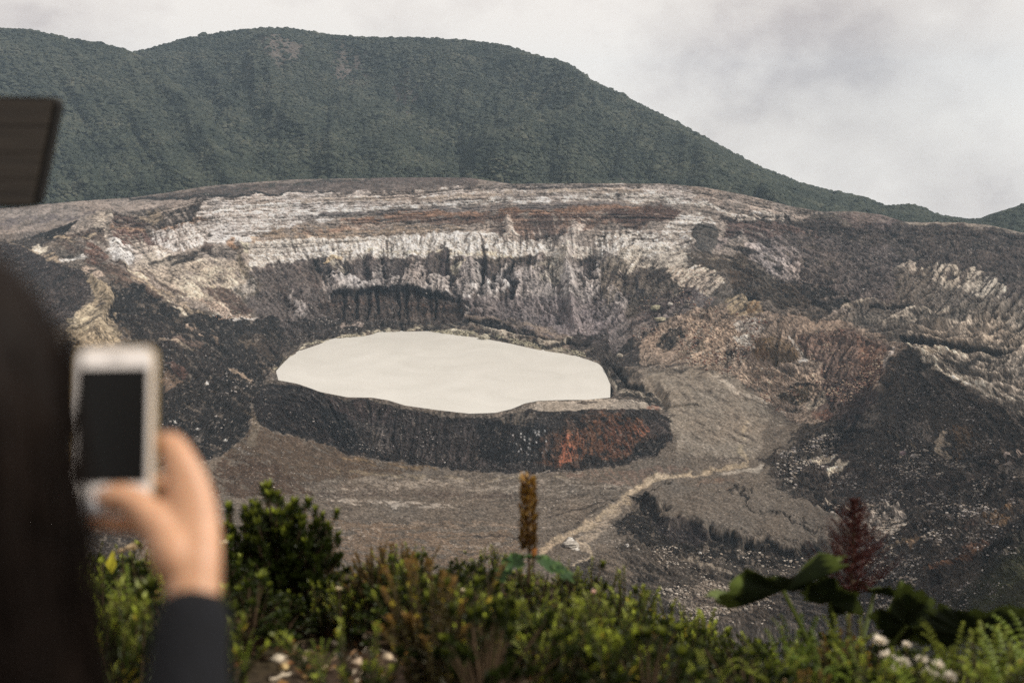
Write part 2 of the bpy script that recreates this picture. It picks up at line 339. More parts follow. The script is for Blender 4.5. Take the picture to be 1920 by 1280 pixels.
# upper light strata
fill([(380,374),(560,365),(700,362),(860,352),(1100,346),(1250,346),(1400,368),(1500,400),(1380,392),(1260,382),(1100,376),(860,380),(700,392),(560,412),(470,430),(410,440),(380,400)], 'a89e99', .9, .75, 'm')
fill([(440,385),(520,382),(700,384),(700,396),(560,420),(470,445),(400,450),(380,420)], 'bdb5b1', .85, .65, 'f')
fill([(380,390),(470,380),(500,420),(480,450),(400,462),(330,470),(350,430)], 'b9b0ac', .85, .65, 'f')
stroke([(400,398,3),(470,386,4),(530,384,3),(560,388,2)], 'd2cac3', .85, .8)
stroke([(560,397,4),(640,395,5),(760,388,5),(800,383,5),(950,376,6),(1030,375,5)], 'cfc7bf', .9, .75, 'f')
stroke([(1060,372,7),(1150,370,9),(1240,368,9),(1320,384,6),(1400,398,6),(1470,410,6)], 'c4bbb2', .9, .65, 'f')
stroke([(560,378,5),(700,374,5),(860,370,5),(1000,360,6),(1200,358,6)], '8b7d6d', .75, .6)
stroke([(600,403,4),(700,400,5),(800,394,7),(950,388,8),(1100,384,6),(1260,384,4)], '6b6463', .9, .85)
stroke([(800,352,3),(900,350,4),(1000,349,5),(1130,350,3)], '6e6866', .7, .5, 'n')
stroke([(963,352,3),(1010,353,3),(1050,350,2)], '3f3b3c', .8, .7); stroke([(1045,354,3),(1100,349,4),(1150,350,3)], '413c3b', .8, .7)
# rusty brown band
fill([(620,430),(700,408),(800,398),(900,394),(1100,388),(1260,384),(1290,392),(1250,412),(1200,430),(1140,420),(1080,440),(1000,450),(940,420),(860,416),(760,418),(690,426)], '7a6051', .85, .9)
stroke([(640,416,4),(690,412,5),(760,402,6),(860,400,6),(960,398,6),(1100,393,5),(1240,390,4)], '8d6a52', .8, .8)
stroke([(760,408,3),(900,405,4),(1060,404,4),(1200,402,4)], '5b423a', .75, .7)
fill([(1230,384),(1290,388),(1260,408),(1240,412),(1170,420),(1120,414),(1150,396)], '55403a', .8, .85)
fill([(980,410),(1060,408),(1040,450),(1010,458),(1000,440)], '54443f', .75, .9); fill([(920,412),(950,404),(930,450),(920,470)],'4f4340',.7,.8)
stroke([(1170,430,3),(1210,418,4),(1240,414,3)], '3d3331', .8)
fill([(470,440),(560,424),(640,424),(700,430),(760,422),(860,418),(880,440),(760,448),(620,455),(500,462),(470,455)], '8f7c68', .85, .8)
stroke([(560,440,4),(640,428,5),(700,428,4)], '8a6754', .6, .6); stroke([(640,418,3),(676,428,3),(720,418,3)], 'a5968a', .8)
fill([(470,455),(560,450),(700,440),(880,436),(1000,446),(1100,460),(1240,452),(1290,470),(1180,486),(1000,480),(880,482),(760,482),(690,484),(640,482),(600,486),(520,500),(470,500)], 'b3aaa1', .95, .9)
fill([(590,470),(700,462),(820,450),(880,440),(1000,452),(1040,466),(1000,478),(900,480),(760,480),(640,480)], 'cbc3ba', .9, .6, 'f')
fill([(560,462),(650,455),(760,440),(840,430),(880,440),(900,462),(700,474),(560,476)], 'c6beb7', .85, .5, 'f')
fill([(1120,440),(1180,430),(1240,440),(1260,470),(1180,490),(1120,480)], 'c2b9af', .85, .65, 'f')
stroke([(600,474,3),(700,470,4),(800,474,4),(900,474,4),(960,480,3)], 'b6a88c', .7, .6)
# bright cone tongues in the brown band, dark chutes
fill([(955,403),(962,410),(970,450),(935,455),(942,430)], 'a59a92', .9, .85)
fill([(1078,405),(1095,425),(1100,450),(1050,460),(1064,430)], '9f958e', .85, .8)
stroke([(946,418,3),(935,440,5),(925,465,4)], '4b4341', .8, .8); stroke([(1060,430,4),(1045,450,6),(1036,470,4)], '4a413f', .85, .9)
stroke([(892,425,2),(880,440,4),(872,455,2)], '514846', .8); stroke([(895,440,2),(902,460,4),(905,480,5)], '4e4644', .85)
for x, y in [(1006,452),(1020,446),(1118,430),(1135,436),(1150,440),(1165,436),(1190,446),(975,446),(988,450)]:
    stroke([(x,y-12,4),(x-1,y,5),(x-3,y+12,2)], '5a504c', .8, .8)
# ---- left buttress: white, brown, ochre
fill([(180,402),(206,402),(208,420),(205,450),(190,462),(178,440),(172,415)], 'a19588', .9, .85, 'f')
fill([(212,402),(240,404),(280,418),(275,428),(240,424),(212,420)], '55423c', .9, .9)
fill([(250,410),(330,388),(380,376),(372,402),(350,420),(320,424),(290,428)], '4a413c', .9, .85)
fill([(260,404),(300,396),(310,412),(290,424),(262,416)], '8f7f6a', .7, .7)
stroke([(210,428,4),(250,430,5),(290,430,5),(340,426,5),(380,408,5)], '8d6c52', .8, .75)
fill([(210,432),(300,436),(310,450),(290,462),(230,462),(212,450)], '6d4b43', .75, .75)
fill([(290,430),(370,420),(400,440),(380,465),(320,474),(285,460)], 'b5aca8', .9, .7, 'f')
fill([(208,445),(240,455),(260,480),(240,500),(215,490),(200,465)], 'bfb8b4', .95, .75, 'f')
fill([(245,460),(300,458),(310,480),(290,495),(255,495)], 'ae9f93', .9, .7, 'f')
fill([(140,440),(200,425),(200,460),(170,475),(130,470),(95,455)], '5a4b43', .9, .85)
stroke([(100,445,4),(130,452,5),(165,447,4),(180,440,3)], 'a19076', .7, .6)
fill([(66,466),(82,462),(84,474),(70,478)], 'b5aa98', .85)
fill([(85,470),(115,485),(112,498),(85,488)], '8f7c64', .8, .7)
stroke([(115,490,4),(140,485,5),(165,480,5)], 'b0aaa5', .9, .7, 's')
fill([(165,455),(190,460),(200,480),(195,500),(170,500),(160,480)], '6b4a3c', .85, .8)
fill([(160,500),(185,500),(200,515),(175,520),(155,515)], 'a08c7c', .85, .8)
stroke([(40,462,3),(90,485,4),(120,500,4),(165,515,4)], '8c7c68', .8, .7)
fill([(180,480),(220,490),(260,510),(300,540),(330,560),(290,560),(230,540),(200,520)], '5a473c', .85, .8)
# cream strata under the buttress
fill([(270,480),(330,480),(400,480),(470,500),(460,560),(440,590),(400,585),(350,560),(300,530),(250,500)], '9c9082', .95, .9)
fill([(330,520),(400,500),(460,510),(450,545),(400,560),(340,560)], 'ada290', .85, .6)
fill([(380,540),(420,530),(412,548),(382,545)], 'b3a58c', .8, .6)
stroke([(230,495,4),(290,540,5),(340,580,5),(360,590,3)], 'b5a894', .9, .7); stroke([(270,505,3),(320,545,5),(350,556,3)], '5b4b41', .8, .8)
stroke([(280,492,3),(330,482,4),(372,475,3)], '3f3834', .85, .8); stroke([(325,492,4),(350,485,5),(368,480,4)], '403a38', .85, .85)
stroke([(440,442,5),(430,455,8),(445,470,6)], '8c6846', .85, .7); fill([(385,455),(405,460),(400,475),(382,476)], '54433c', .8)
fill([(450,455),(470,455),(470,480),(455,480)], 'a49f8b', .8); stroke([(445,470,4),(450,500,6),(470,530,6),(480,560,5)], '7b6f5b', .8, .8)
fill([(440,530),(476,530),(472,555),(446,552)], '98918a', .8, .7, 'n')
fill([(375,540),(440,540),(470,570),(480,590),(440,585),(400,565)], '5b463e', .85, .8)
fill([(370,560),(400,570),(450,588),(480,596),(440,602),(410,596)], 'b09a8a', .95, .7, 's')
stroke([(400,594,2),(440,600,4),(486,596,2)], 'aca49d', .9)
stroke([(250,520,4),(330,560,6),(370,585,5),(400,600,3)], '9e8d77', .8, .7)
# ---- lower dark wall with gullies
fill([(470,502),(520,500),(570,492),(610,488),(640,478),(760,484),(840,478),(900,484),(1000,486),(1060,500),(1130,476),(1200,490),(1180,560),(1150,640),(1000,640),(860,600),(700,560),(600,620),(520,640),(490,600),(480,560)], '655b58', .95, .97, warp=22)
for x, y0, y1, wd, c in [(500,505,610,8,'5a4c47'),(530,505,620,9,'4e4443'),(560,500,600,8,'5d504c'),(590,495,600,10,'39363a'),(610,490,560,10,'34343a'),(648,478,515,11,'4b4345'),(682,476,520,11,'4c4446'),(712,484,530,12,'494447'),(750,486,540,14,'4f4749'),(800,500,540,14,'4b4344'),(838,470,540,14,'483f43'),(850,520,560,12,'302f34'),(905,478,560,16,'35343a'),(925,500,545,9,'3b3638'),(960,490,560,18,'37353a'),(990,478,510,12,'47403f'),(1035,500,540,10,'38353a'),(1110,466,545,20,'423a3d'),(1130,475,560,6,'2e2e33'),(1170,500,550,10,'36343a'),(1200,520,560,8,'35333a')]:
    k = .7 if x < 600 else (.25 if x < 700 else 0)
    stroke([(x,y0,wd*.4),(x+k*(y1-y0)*.5,(y0+y1)/2,wd*.85),(x+k*(y1-y0),y1,wd*.5)], c, .85, .85, warp=12, soft=.3)
# grey ash aprons between gullies
FANS = [[(645,505),(665,515),(690,535),(680,545),(630,545),(615,525),(625,518)],[(690,520),(712,535),(745,545),(740,553),(700,545),(680,530)],[(735,510),(748,525),(770,530),(765,545),(740,540),(728,530)],[(755,520),(785,515),(800,540),(820,550),(790,555),(760,545)],[(815,505),(838,510),(835,540),(820,560),(800,545)],[(790,560),(830,550),(850,570),(880,585),(860,590),(820,575)],[(880,490),(895,495),(895,540),(880,570),(850,590),(860,540)],[(942,500),(952,500),(950,540),(935,555),(930,530)],[(910,515),(925,540),(935,570),(930,590),(890,590),(900,560)],[(1052,470),(1072,466),(1078,500),(1080,560),(1100,600),(1060,610),(1048,560),(1050,520)],[(1115,500),(1122,510),(1118,560),(1105,560),(1108,520)]]
for pts in FANS:
    fill(pts, 'a39b98', .97, .94, 'n', warp=14)
FANS2 = [[(765,500),(795,482),(805,520),(780,555),(755,560)],[(872,482),(892,486),(884,520),(862,562),(842,548)],[(972,505),(1000,492),(1030,520),(1046,560),(1040,602),(985,604),(962,575)],[(1084,470),(1100,500),(1112,560),(1120,600),(1090,600),(1080,540)],[(700,500),(725,515),(742,540),(700,540)],[(600,520),(625,530),(640,548),(612,552)],[(530,530),(548,545),(580,600),(560,600)],[(1140,540),(1175,560),(1160,600),(1120,610)]]
for pts in FANS2:
    fill(pts, '938a87', .93, .88, 'n', warp=18)
fill([(1030,490),(1055,470),(1065,462),(1070,500),(1040,530),(1010,530)], 'b0a79a', .9, .8, 'f')
fill([(660,500),(640,490),(620,486),(615,495),(640,510)], 'a59c8c', .8, .7, 'n'); stroke([(612,498,3),(622,484,6),(640,480,4)], 'b79f78', .8)
fill([(850,496),(870,490),(868,505),(852,512)], 'a39a86', .85); fill([(1000,500),(1030,485),(1040,490),(1000,515)], '8f877a', .8, .6, 'n')
fill([(860,560),(1140,560),(1180,600),(1160,660),(1000,640),(880,590)], '746a6b', .85, .85, 's')
fill([(1040,560),(1110,580),(1140,620),(1120,650),(1060,630),(1010,600)], '7c7275', .9, .8, 's')
fill([(1160,470),(1280,450),(1290,480),(1270,510),(1200,500),(1180,520),(1150,500)], 'a99e90', .9, .8, 'f')
fill([(1120,480),(1170,470),(1180,540),(1140,580),(1125,540)], '7c7163', .8, .6)
# layered terrace cliff behind the lake, dark rock deepened by painted overhang shade
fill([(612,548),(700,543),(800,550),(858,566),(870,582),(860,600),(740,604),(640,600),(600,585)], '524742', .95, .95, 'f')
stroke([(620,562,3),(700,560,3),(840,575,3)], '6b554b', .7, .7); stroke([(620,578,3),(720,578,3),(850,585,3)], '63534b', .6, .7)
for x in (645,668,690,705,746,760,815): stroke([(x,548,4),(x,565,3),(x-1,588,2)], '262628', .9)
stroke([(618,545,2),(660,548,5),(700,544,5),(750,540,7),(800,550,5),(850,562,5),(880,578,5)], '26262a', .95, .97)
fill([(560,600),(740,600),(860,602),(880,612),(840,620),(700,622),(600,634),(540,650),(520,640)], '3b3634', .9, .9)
stroke([(560,655,3),(590,643,4),(640,630,4),(700,622,4),(790,618,4),(860,622,4),(900,630,3)], 'a69f8a', .9, .6, 'n')
stroke([(780,612,3),(830,608,4),(860,612,3)], '7a7264', .7, .5, 'n'); stroke([(640,612,4),(670,605,5),(680,610,3)], '9b8a80', .9)
# terraces right of the lake: dark, cream, dark; overhang shade painted into the dark rock
fill([(870,590),(1000,606),(1100,640),(1140,660),(1080,670),(960,640),(880,612)], '7b6c60', .85, .8)
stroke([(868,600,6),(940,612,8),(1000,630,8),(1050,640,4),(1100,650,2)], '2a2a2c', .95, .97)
stroke([(880,604,2),(950,626,7),(1000,636,10),(1050,644,9),(1075,636,3)], 'a39a8b', .95, .85, 'f')
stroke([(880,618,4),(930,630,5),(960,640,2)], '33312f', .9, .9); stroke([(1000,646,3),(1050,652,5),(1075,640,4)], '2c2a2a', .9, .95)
stroke([(950,642,4),(1010,652,5),(1080,664,5)], '8a8372', .85, .6, 'n')
fill([(1080,620),(1180,630),(1230,640),(1220,680),(1150,690),(1100,670),(1070,655)], '3e3837', .9, .9)
fill([(1140,640),(1170,600),(1260,560),(1310,540),(1340,560),(1260,610),(1200,640),(1150,660)], '6f6666', .85, .8, 's')
stroke([(1170,620,3),(1230,590,7),(1280,560,6)], '3d3435', .8, .8); stroke([(1160,660,4),(1200,630,8),(1270,610,8)], '3c3938', .85, .9)
fill([(1200,560),(1290,530),(1340,520),(1300,570),(1200,600)], '574848', .7, .6)
# ---- right of centre: white knob, grey dome, brown mass
fill([(1240,430),(1270,402),(1310,400),(1345,420),(1290,440),(1300,460),(1260,470),(1230,450)], 'b6ada5', .95, .8, 'f')
fill([(1295,430),(1318,415),(1345,430),(1345,455),(1330,475),(1300,470),(1290,450)], '4f4c4a', .95, .97)
fill([(1345,400),(1500,412),(1700,420),(1780,420),(1920,440),(2300,480),(2300,640),(1920,560),(1800,530),(1700,500),(1600,470),(1500,470),(1420,460),(1360,440)], '4f4541', .95, .95, 'm', 20)
fill([(1290,345),(1400,368),(1480,388),(1540,400),(1500,412),(1440,402),(1360,390),(1300,370)], '8f8177', .85, .75)
fill([(1360,395),(1440,398),(1480,410),(1470,418),(1400,408),(1360,404)], 'b7aba0', .8, .6, 'f')
fill([(1350,410),(1460,420),(1540,440),(1480,460),(1400,440),(1360,440)], '6b5650', .85, .8)
fill([(1570,400),(1640,398),(1690,412),(1660,430),(1600,425)], '6d5d5a', .8, .7, 's')
stroke([(1700,420,3),(1780,418,4),(1850,423,4),(1920,438,4)], '8d8174', .8, .7)
fill([(1410,450),(1500,440),(1600,450),(1680,470),(1680,560),(1600,570),(1500,560),(1440,520),(1400,480)], '5e5452', .9, .9)
fill([(1400,462),(1420,455),(1450,480),(1500,510),(1510,530),(1470,520),(1420,500),(1395,485)], '938987', .95, .85)
fill([(1440,455),(1490,470),(1510,500),(1470,490),(1430,470)], '847a79', .85, .6)
fill([(1340,445),(1365,440),(1360,460),(1342,465)], '8b7f7c', .85); fill([(1380,435),(1400,435),(1395,450),(1378,455)], '8f867f', .8, .7)
stroke([(1345,450,3),(1385,470,5),(1420,480,3)], '2f2c2c', .8, .8)
fill([(1280,480),(1320,470),(1400,480),(1420,510),(1500,540),(1540,560),(1480,575),(1400,560),(1360,510),(1300,500)], '50453a', .9, .9)
stroke([(1300,478,2),(1350,485,3),(1400,500,3),(1450,520,2)], '84796a', .7, .6)
fill([(1250,500),(1290,495),(1330,500),(1360,530),(1330,560),(1290,540),(1255,530)], 'b5a391', .95, .75, 'f')
fill([(1210,495),(1255,500),(1250,530),(1215,530)], '423a38', .85, .85)
fill([(1370,510),(1410,500),(1430,530),(1400,545),(1375,540)], '574637', .85, .8)
fill([(1500,530),(1560,540),(1600,570),(1560,590),(1510,560)], '2e2b29', .85, .85)
stroke([(1560,560,2),(1600,552,3),(1590,530,2)], '7d716b', .7)
# pale scar patch up the right slope
fill([(1680,495),(1708,482),(1722,500),(1718,512),(1700,512)], '9c9083', .95, .9)
fill([(1722,502),(1748,495),(1770,495),(1800,500),(1850,510),(1855,520),(1888,540),(1890,560),(1850,555),(1800,545),(1770,530),(1740,520)], 'a09688', .95, .7, 'm')
stroke([(1735,515,2),(1755,502,3),(1765,495,2)], '4a413d', .7); stroke([(1820,550,2),(1845,535,3),(1856,522,2)], '463d39', .8)
# right rills plateau
fill([(1560,600),(1640,590),(1700,580),(1920,560),(2300,640),(2300,940),(1920,775),(1840,735),(1760,690),(1690,650),(1640,610)], '6b6258', .95, .95)
fill([(1700,600),(1920,585),(2300,680),(2300,900),(1920,760),(1780,690),(1720,650)], '9a8d7e', .85, .48, 'm')
stroke([(1580,580,3),(1610,570,5),(1640,560,3)], 'a89b8a', .9, .8); stroke([(1545,595,2),(1575,582,4),(1600,586,2)], '8e8177', .8)
stroke([(1655,605,3),(1690,592,6),(1740,580,5),(1780,578,3)], 'a79a8a', .9, .8); stroke([(1630,575,3),(1670,572,7),(1700,575,3)], '2f2b28', .9, .9)
stroke([(1690,633,3),(1730,638,6),(1800,648,6),(1850,655,5),(1900,660,2)], '2a2826', .95, .95)  # shade behind the crest, painted dark
stroke([(1700,645,4),(1740,655,8),(1780,660,5),(1810,665,3)], 'b0a28f', .95, .85)
stroke([(1700,652,5),(1740,672,9),(1780,700,8),(1830,722,7),(1880,745,5),(1920,757,4)], 'b5a896', .9, .8, 'm')  # with the stroke above: sunlit crest painted pale
stroke([(1800,680,8),(1850,675,6),(1870,680,3)], '3c3733', .85, .8)
fill([(1740,590),(1900,570),(1920,600),(1760,610)], '5c544b', .6, .6)
# ---- rubble slope (pinkish, cream) right of the lake
fill([(1240,600),(1300,580),(1360,570),(1440,590),(1560,600),(1650,620),(1690,650),(1670,700),(1600,760),(1560,800),(1480,790),(1440,770),(1380,720),(1330,690),(1250,690),(1200,680),(1200,650)], '8a7767', .95, .95)
fill([(1280,600),(1380,600),(1400,680),(1480,700),(1560,700),(1540,760),(1440,770),(1380,720),(1300,680)], 'a8917c', .8, .55, 's')
fill([(1360,560),(1390,556),(1435,570),(1435,590),(1400,600),(1365,590)], 'a08c6c', .9, .8, 'f')
fill([(1400,570),(1432,566),(1436,590),(1405,592)], '85653f', .8, .6, 'f'); fill([(1402,556),(1420,553),(1428,565),(1408,567)], '261f1e', .9)
fill([(1370,605),(1420,600),(1432,615),(1425,628),(1385,625)], 'a59c94', .9, .8); fill([(1375,632),(1410,630),(1410,655),(1385,660)], 'b3aca2', .95, .85, 'n')
fill([(1415,636),(1450,630),(1485,640),(1500,668),(1470,682),(1420,682),(1410,660)], '6b5538', .95, .85, 'f')
fill([(1418,640),(1440,640),(1440,675),(1422,680)], '7c5c3a', .7, .6, 'f')
stroke([(1480,630,3),(1500,655,4),(1512,670,6),(1500,676,3)], 'b1a9a0', .95, .85)
fill([(1355,655),(1375,650),(1380,668),(1365,678),(1358,670)], '2b2524', .9); fill([(1375,660),(1400,660),(1400,672),(1380,675)], '4d3b38', .8)
fill([(1295,640),(1310,633),(1325,640),(1320,660),(1300,668),(1270,660)], '6d6152', .85, .8); fill([(1300,634),(1312,636),(1315,655),(1302,650)], '3b2a25', .85)
fill([(1240,625),(1270,618),(1285,630),(1260,645),(1235,655)], '3c3a38', .9, .9)
fill([(1500,620),(1600,615),(1660,640),(1660,700),(1600,740),(1540,740),(1540,680),(1500,650)], '6a5248', .85, .8, 's')
fill([(1610,640),(1660,650),(1655,690),(1615,690)], '7b5740', .8, .6, 'f')
fill([(1540,720),(1620,700),(1650,740),(1600,790),(1560,800),(1530,770)], '4a3b3a', .85, .85, 's')
fill([(1460,735),(1500,718),(1525,730),(1520,750),(1490,760),(1460,750)], '574a38', .95, .9); stroke([(1470,730,2),(1500,720,4),(1530,724,2)], '2d2825', .9)
fill([(1520,745),(1545,735),(1550,755),(1520,765),(1505,760)], '8f8271', .9)
fill([(1520,765),(1570,770),(1560,785),(1520,780)], '7a4f3a', .7, .6, 's')
# ---- ridge face, right, its shade painted dark into the colour
fill([(1685,650),(1700,655),(1760,694),(1840,738),(1920,780),(2300,930),(2300,1010),(1920,885),(1850,878),(1760,862),(1700,822),(1650,800),(1620,770),(1655,720),(1665,680)], '4c423a', .97, .88, 'n', 26)
stroke([(1672,652,3),(1662,680,4),(1650,705,3)], '9b928d', .8, .7, 'n')
fill([(1680,790),(1750,780),(1760,850),(1700,825),(1665,800)], '4f463f', .9, .85, 'f'); fill([(1715,790),(1745,785),(1745,840),(1720,835)], '7a7067', .8, .5, 'f')
fill([(1765,805),(1775,805),(1778,840),(1770,855),(1760,850)], '9b8c78', .95, .9); fill([(1788,800),(1825,800),(1825,850),(1790,860)], '6f5638', .85, .55, 'f')
fill([(1835,810),(1855,815),(1855,860),(1830,860)], '5c4c3c', .7, .5, 'f'); stroke([(1665,805,2),(1690,825,3),(1720,842,2)], '83745e', .8)
fill([(1660,740),(1720,745),(1760,770),(1700,790),(1650,780)], '4a4038', .8, .6, 's')
# ---- left: dark scree slopes
fill([(-400,470),(0,452),(60,470),(110,495),(165,515),(170,560),(130,600),(60,640),(-400,700)], '3f3736', .97, .99)
fill([(90,520),(160,530),(160,580),(120,610),(80,580)], '4c4341', .8, .6, 'f')
fill([(165,520),(185,520),(215,545),(240,570),(220,600),(225,640),(200,650),(130,650),(125,620),(155,590),(180,560),(168,540)], '8c7c63', .97, .97)
fill([(130,600),(160,575),(215,600),(222,640),(130,640)], 'a29276', .8, .6); fill([(190,560),(220,575),(215,600),(185,590)], '6b5d49', .7, .6)
fill([(225,575),(245,570),(250,600),(232,640),(222,620)], '5a4a38', .85, .8)
fill([(200,520),(240,530),(300,560),(380,600),(440,604),(500,600),(530,620),(540,650),(500,690),(490,730),(480,790),(440,850),(350,880),(300,880),(270,760),(240,660),(225,590)], '322e2c', .97, .92, 'm', 22)
fill([(230,590),(330,620),(400,640),(440,700),(400,720),(300,660),(240,640)], '3d3430', .8, .6)
fill([(345,605),(370,612),(380,625),(355,618)], '9b8776', .9, .8); fill([(385,625),(400,630),(412,648),(398,640)], '7d6a58', .8, .7)
fill([(310,640),(350,635),(375,640),(370,655),(340,652)], '6c5a50', .85, .75); stroke([(300,636,2),(340,645,3),(360,658,2)], '8d8070', .8)
fill([(300,690),(330,700),(345,715),(320,730),(305,735),(300,715)], '6f5c4c', .8, .7); fill([(310,680),(340,690),(355,705),(335,708)], '5c4239', .8, .8)
stroke([(430,690,3),(455,700,5),(470,715,5),(465,722,3)], '96806a', .9, .8)
fill([(450,635),(500,620),(540,625),(550,650),(520,670),(480,665)], '4a4038', .9, .8); fill([(452,642),(480,636),(478,654),(458,652)], '665a4c', .8, .7)
fill([(505,650),(540,610),(600,600),(620,630),(560,650),(530,680)], '4d4440', .7, .5)
stroke([(513,700,3),(516,688,5),(530,676,4),(545,670,3)], 'a39d83', .9, .7, 'n')
for p in [(388,718),(370,806),(424,824),(330,790)]: stroke([(p[0]-3,p[1],1),(p[0],p[1],3),(p[0]+3,p[1]+1,1)], 'c9c3bb', 1, warp=1)
# ---- inner cone, dark outside face
cone = [(478,735),(500,718),(560,722),(600,738),(650,749),(700,750),(760,767),(820,776),(880,782),(935,780),(965,772),(990,760),(1060,766),(1150,764),(1230,768),(1262,790),(1256,825),(1222,858),(1150,877),(1050,887),(960,888),(880,882),(800,874),(720,862),(640,847),(560,816),(482,797)]
fill(cone, '3b3635', .97, .99, warp=5)
fill([(480,740),(560,740),(620,790),(640,840),(560,812),(484,794)], '322c2c', .9, .85); fill([(600,745),(720,755),(760,790),(700,800),(640,780)], '4a3f3f', .8, .6)
fill([(590,760),(640,770),(690,830),(720,855),(650,840),(600,800)], '24262a', .9, .85); fill([(690,800),(740,800),(760,850),(720,850)], '625955', .75, .5, 'f')
fill([(900,790),(960,780),(1040,800),(1050,870),(920,875),(890,830)], '25262a', .9, .85); fill([(930,780),(970,765),(1010,770),(1000,800),(940,800)], '5f574f', .85, .6, 'f')
fill([(760,840),(900,850),(950,875),(820,868)], '5b5150', .6, .5, 'f')
fill([(720,770),(900,785),(900,850),(740,845)], '443c3c', .7, .6, 'f')
for _ in range(26):
    x = RNG.uniform(960, 1030); y = RNG.uniform(805, 850); stroke([(x,y,1.2),(x+1,y+3,1)], 'b5b5b8', .95, warp=1)
fill([(990,872),(1030,815),(1070,790),(1140,772),(1225,785),(1235,820),(1205,862),(1100,880)], '5e4434', .6, .6, 'f', warp=26)
fill([(1010,868),(1040,850),(1050,812),(1070,802),(1085,840),(1100,860),(1050,876)], '6c4a34', .8, .7, 'f', warp=12)
fill([(1100,860),(1108,800),(1140,778),(1200,785),(1215,800),(1200,825),(1190,860),(1140,868)], '6c4830', .85, .72, 'f', warp=14)
fill([(1060,815),(1090,810),(1090,860),(1050,870)], 'a85a34', .8, .6, 'f'); fill([(1066,806),(1140,788),(1150,862),(1066,868)], '70492e', .75, .6, 'f', warp=16)
fill([(1130,790),(1180,788),(1190,850),(1130,855)], '6a3c28', .6, .45, 'f')
fill([(1095,850),(1130,860),(1120,872),(1090,872)], '2a2828', .9, .8, 'f')
fill([(1200,830),(1235,815),(1250,830),(1220,855),(1190,862)], '2b2a2b', .92, .9, 'f'); fill([(1210,785),(1250,790),(1258,815),(1225,815),(1205,800)], '4d4443', .85, .8, 'f')
fill([(1195,795),(1220,800),(1205,820),(1190,815)], '9a5a3a', .6, .5, 'f')
# lip shelf
fill([(985,762),(1010,752),(1150,748),(1240,755),(1256,768),(1200,766),(1100,768),(1060,770),(1010,768)], '9a8f82', .97, .95, 'm', warp=3)
stroke([(1150,745,2),(1220,750,4),(1250,758,2)], '5c544c', .7, .5); fill([(1212,760),(1235,758),(1240,768),(1215,768)], '93604c', .85, .8, 's')
stroke([(640,742,2),(700,748,3),(760,765,2),(860,775,2),(960,770,3),(1000,757,3)], '6f665c', .8, .7)
# inner cliff right of the lake
fill([(1130,690),(1150,680),(1180,700),(1180,715),(1240,720),(1250,745),(1256,765),(1240,768),(1215,752),(1170,742),(1145,735),(1136,710)], '3a3632', .95, .95, 'f')
stroke([(1142,700,3),(1146,720,4),(1152,735,3)], '8f8778', .85, .7, 'f'); stroke([(1160,735,4),(1200,736,5),(1225,745,3)], '93897a', .8, .55, 'f')
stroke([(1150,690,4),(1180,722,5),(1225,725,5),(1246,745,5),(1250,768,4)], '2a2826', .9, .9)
# ---- floor
floor = [(1256,770),(1200,700),(1260,690),(1330,694),(1400,718),(1450,760),(1500,800),(1480,850),(1440,900),(1480,930),(1560,960),(1600,1010),(1580,1080),(1300,1300),(-400,1300),(-400,930),(410,860),(478,798),(560,818),(640,849),(720,864),(800,876),(880,884),(960,890),(1050,889),(1150,879),(1224,859),(1258,828)]
fill(floor, '71665a', .97, 1, warp=4)
fill([(1250,770),(1200,705),(1330,694),(1400,718),(1440,780),(1420,860),(1300,860),(1260,840)], '857a6c', .9, .85, 'm')
stroke([(1330,700,5),(1380,735,8),(1430,752,8),(1470,770,6)], 'a59a8c', .8, .6); stroke([(1200,690,4),(1290,685,6),(1340,690,4)], '8a7f70', .7, .6)
stroke([(1230,690,2),(1262,684,3),(1290,682,2)], '3a3030', .7, .8); stroke([(1262,694,2),(1285,697,3)], '37302d', .8)
fill([(410,860),(478,798),(560,818),(640,849),(700,862),(820,880),(700,892),(560,900),(440,890)], '63503d', .9, .88)
fill([(400,870),(440,850),(520,870),(560,910),(600,930),(400,930)], '5a4534', .85, .8); stroke([(640,858,4),(720,872,6),(820,882,4)], '86704f', .7, .6)
stroke([(478,780,5),(482,800,8),(470,830,10)], '776a58', .85); stroke([(462,770,2),(475,775,4),(480,785,3)], '5e5243', .8)
fill([(560,900),(800,895),(960,900),(1150,890),(1200,905),(1100,925),(950,920),(800,915),(620,925)], '8b8175', .75, .5, 'm')
stroke([(600,925,5),(760,925,7),(900,930,6),(1000,922,4)], '5f5147', .75, .6); stroke([(420,895,5),(560,905,6),(700,915,5)], '5d4e42', .6, .6)
stroke([(640,940,6),(760,945,8),(860,950,5)], 'a39a8f', .7, .6); stroke([(700,985,6),(900,980,7),(980,990,4)], '8a7560', .6, .6)
fill([(560,960),(760,990),(960,1000),(1000,1060),(600,1060)], '7c6650', .8, .7, 'm')
stroke([(860,1005,1.5),(920,1005,2),(980,1012,2.5)], '3f3833', .8); stroke([(620,880,4),(760,895,5),(900,897,4),(1060,897,3)], '86785f', .6, .5)
stroke([(1040,940,2),(1100,925,2.5),(1150,912,2.5)], '4d443c', .7, .8); stroke([(1020,975,1.5),(1080,960,2.5),(1130,945,2.5),(1160,935,2)], '423a34', .8)
fill([(1060,890),(1180,882),(1260,870),(1300,875),(1240,895),(1180,905),(1100,905)], '7b6152', .6, .6)
fill([(-400,690),(60,640),(130,650),(240,660),(275,760),(305,880),(350,885),(330,960),(250,1040),(150,1300),(-400,1300)], '443c36', .9, .88, 'n', 40)
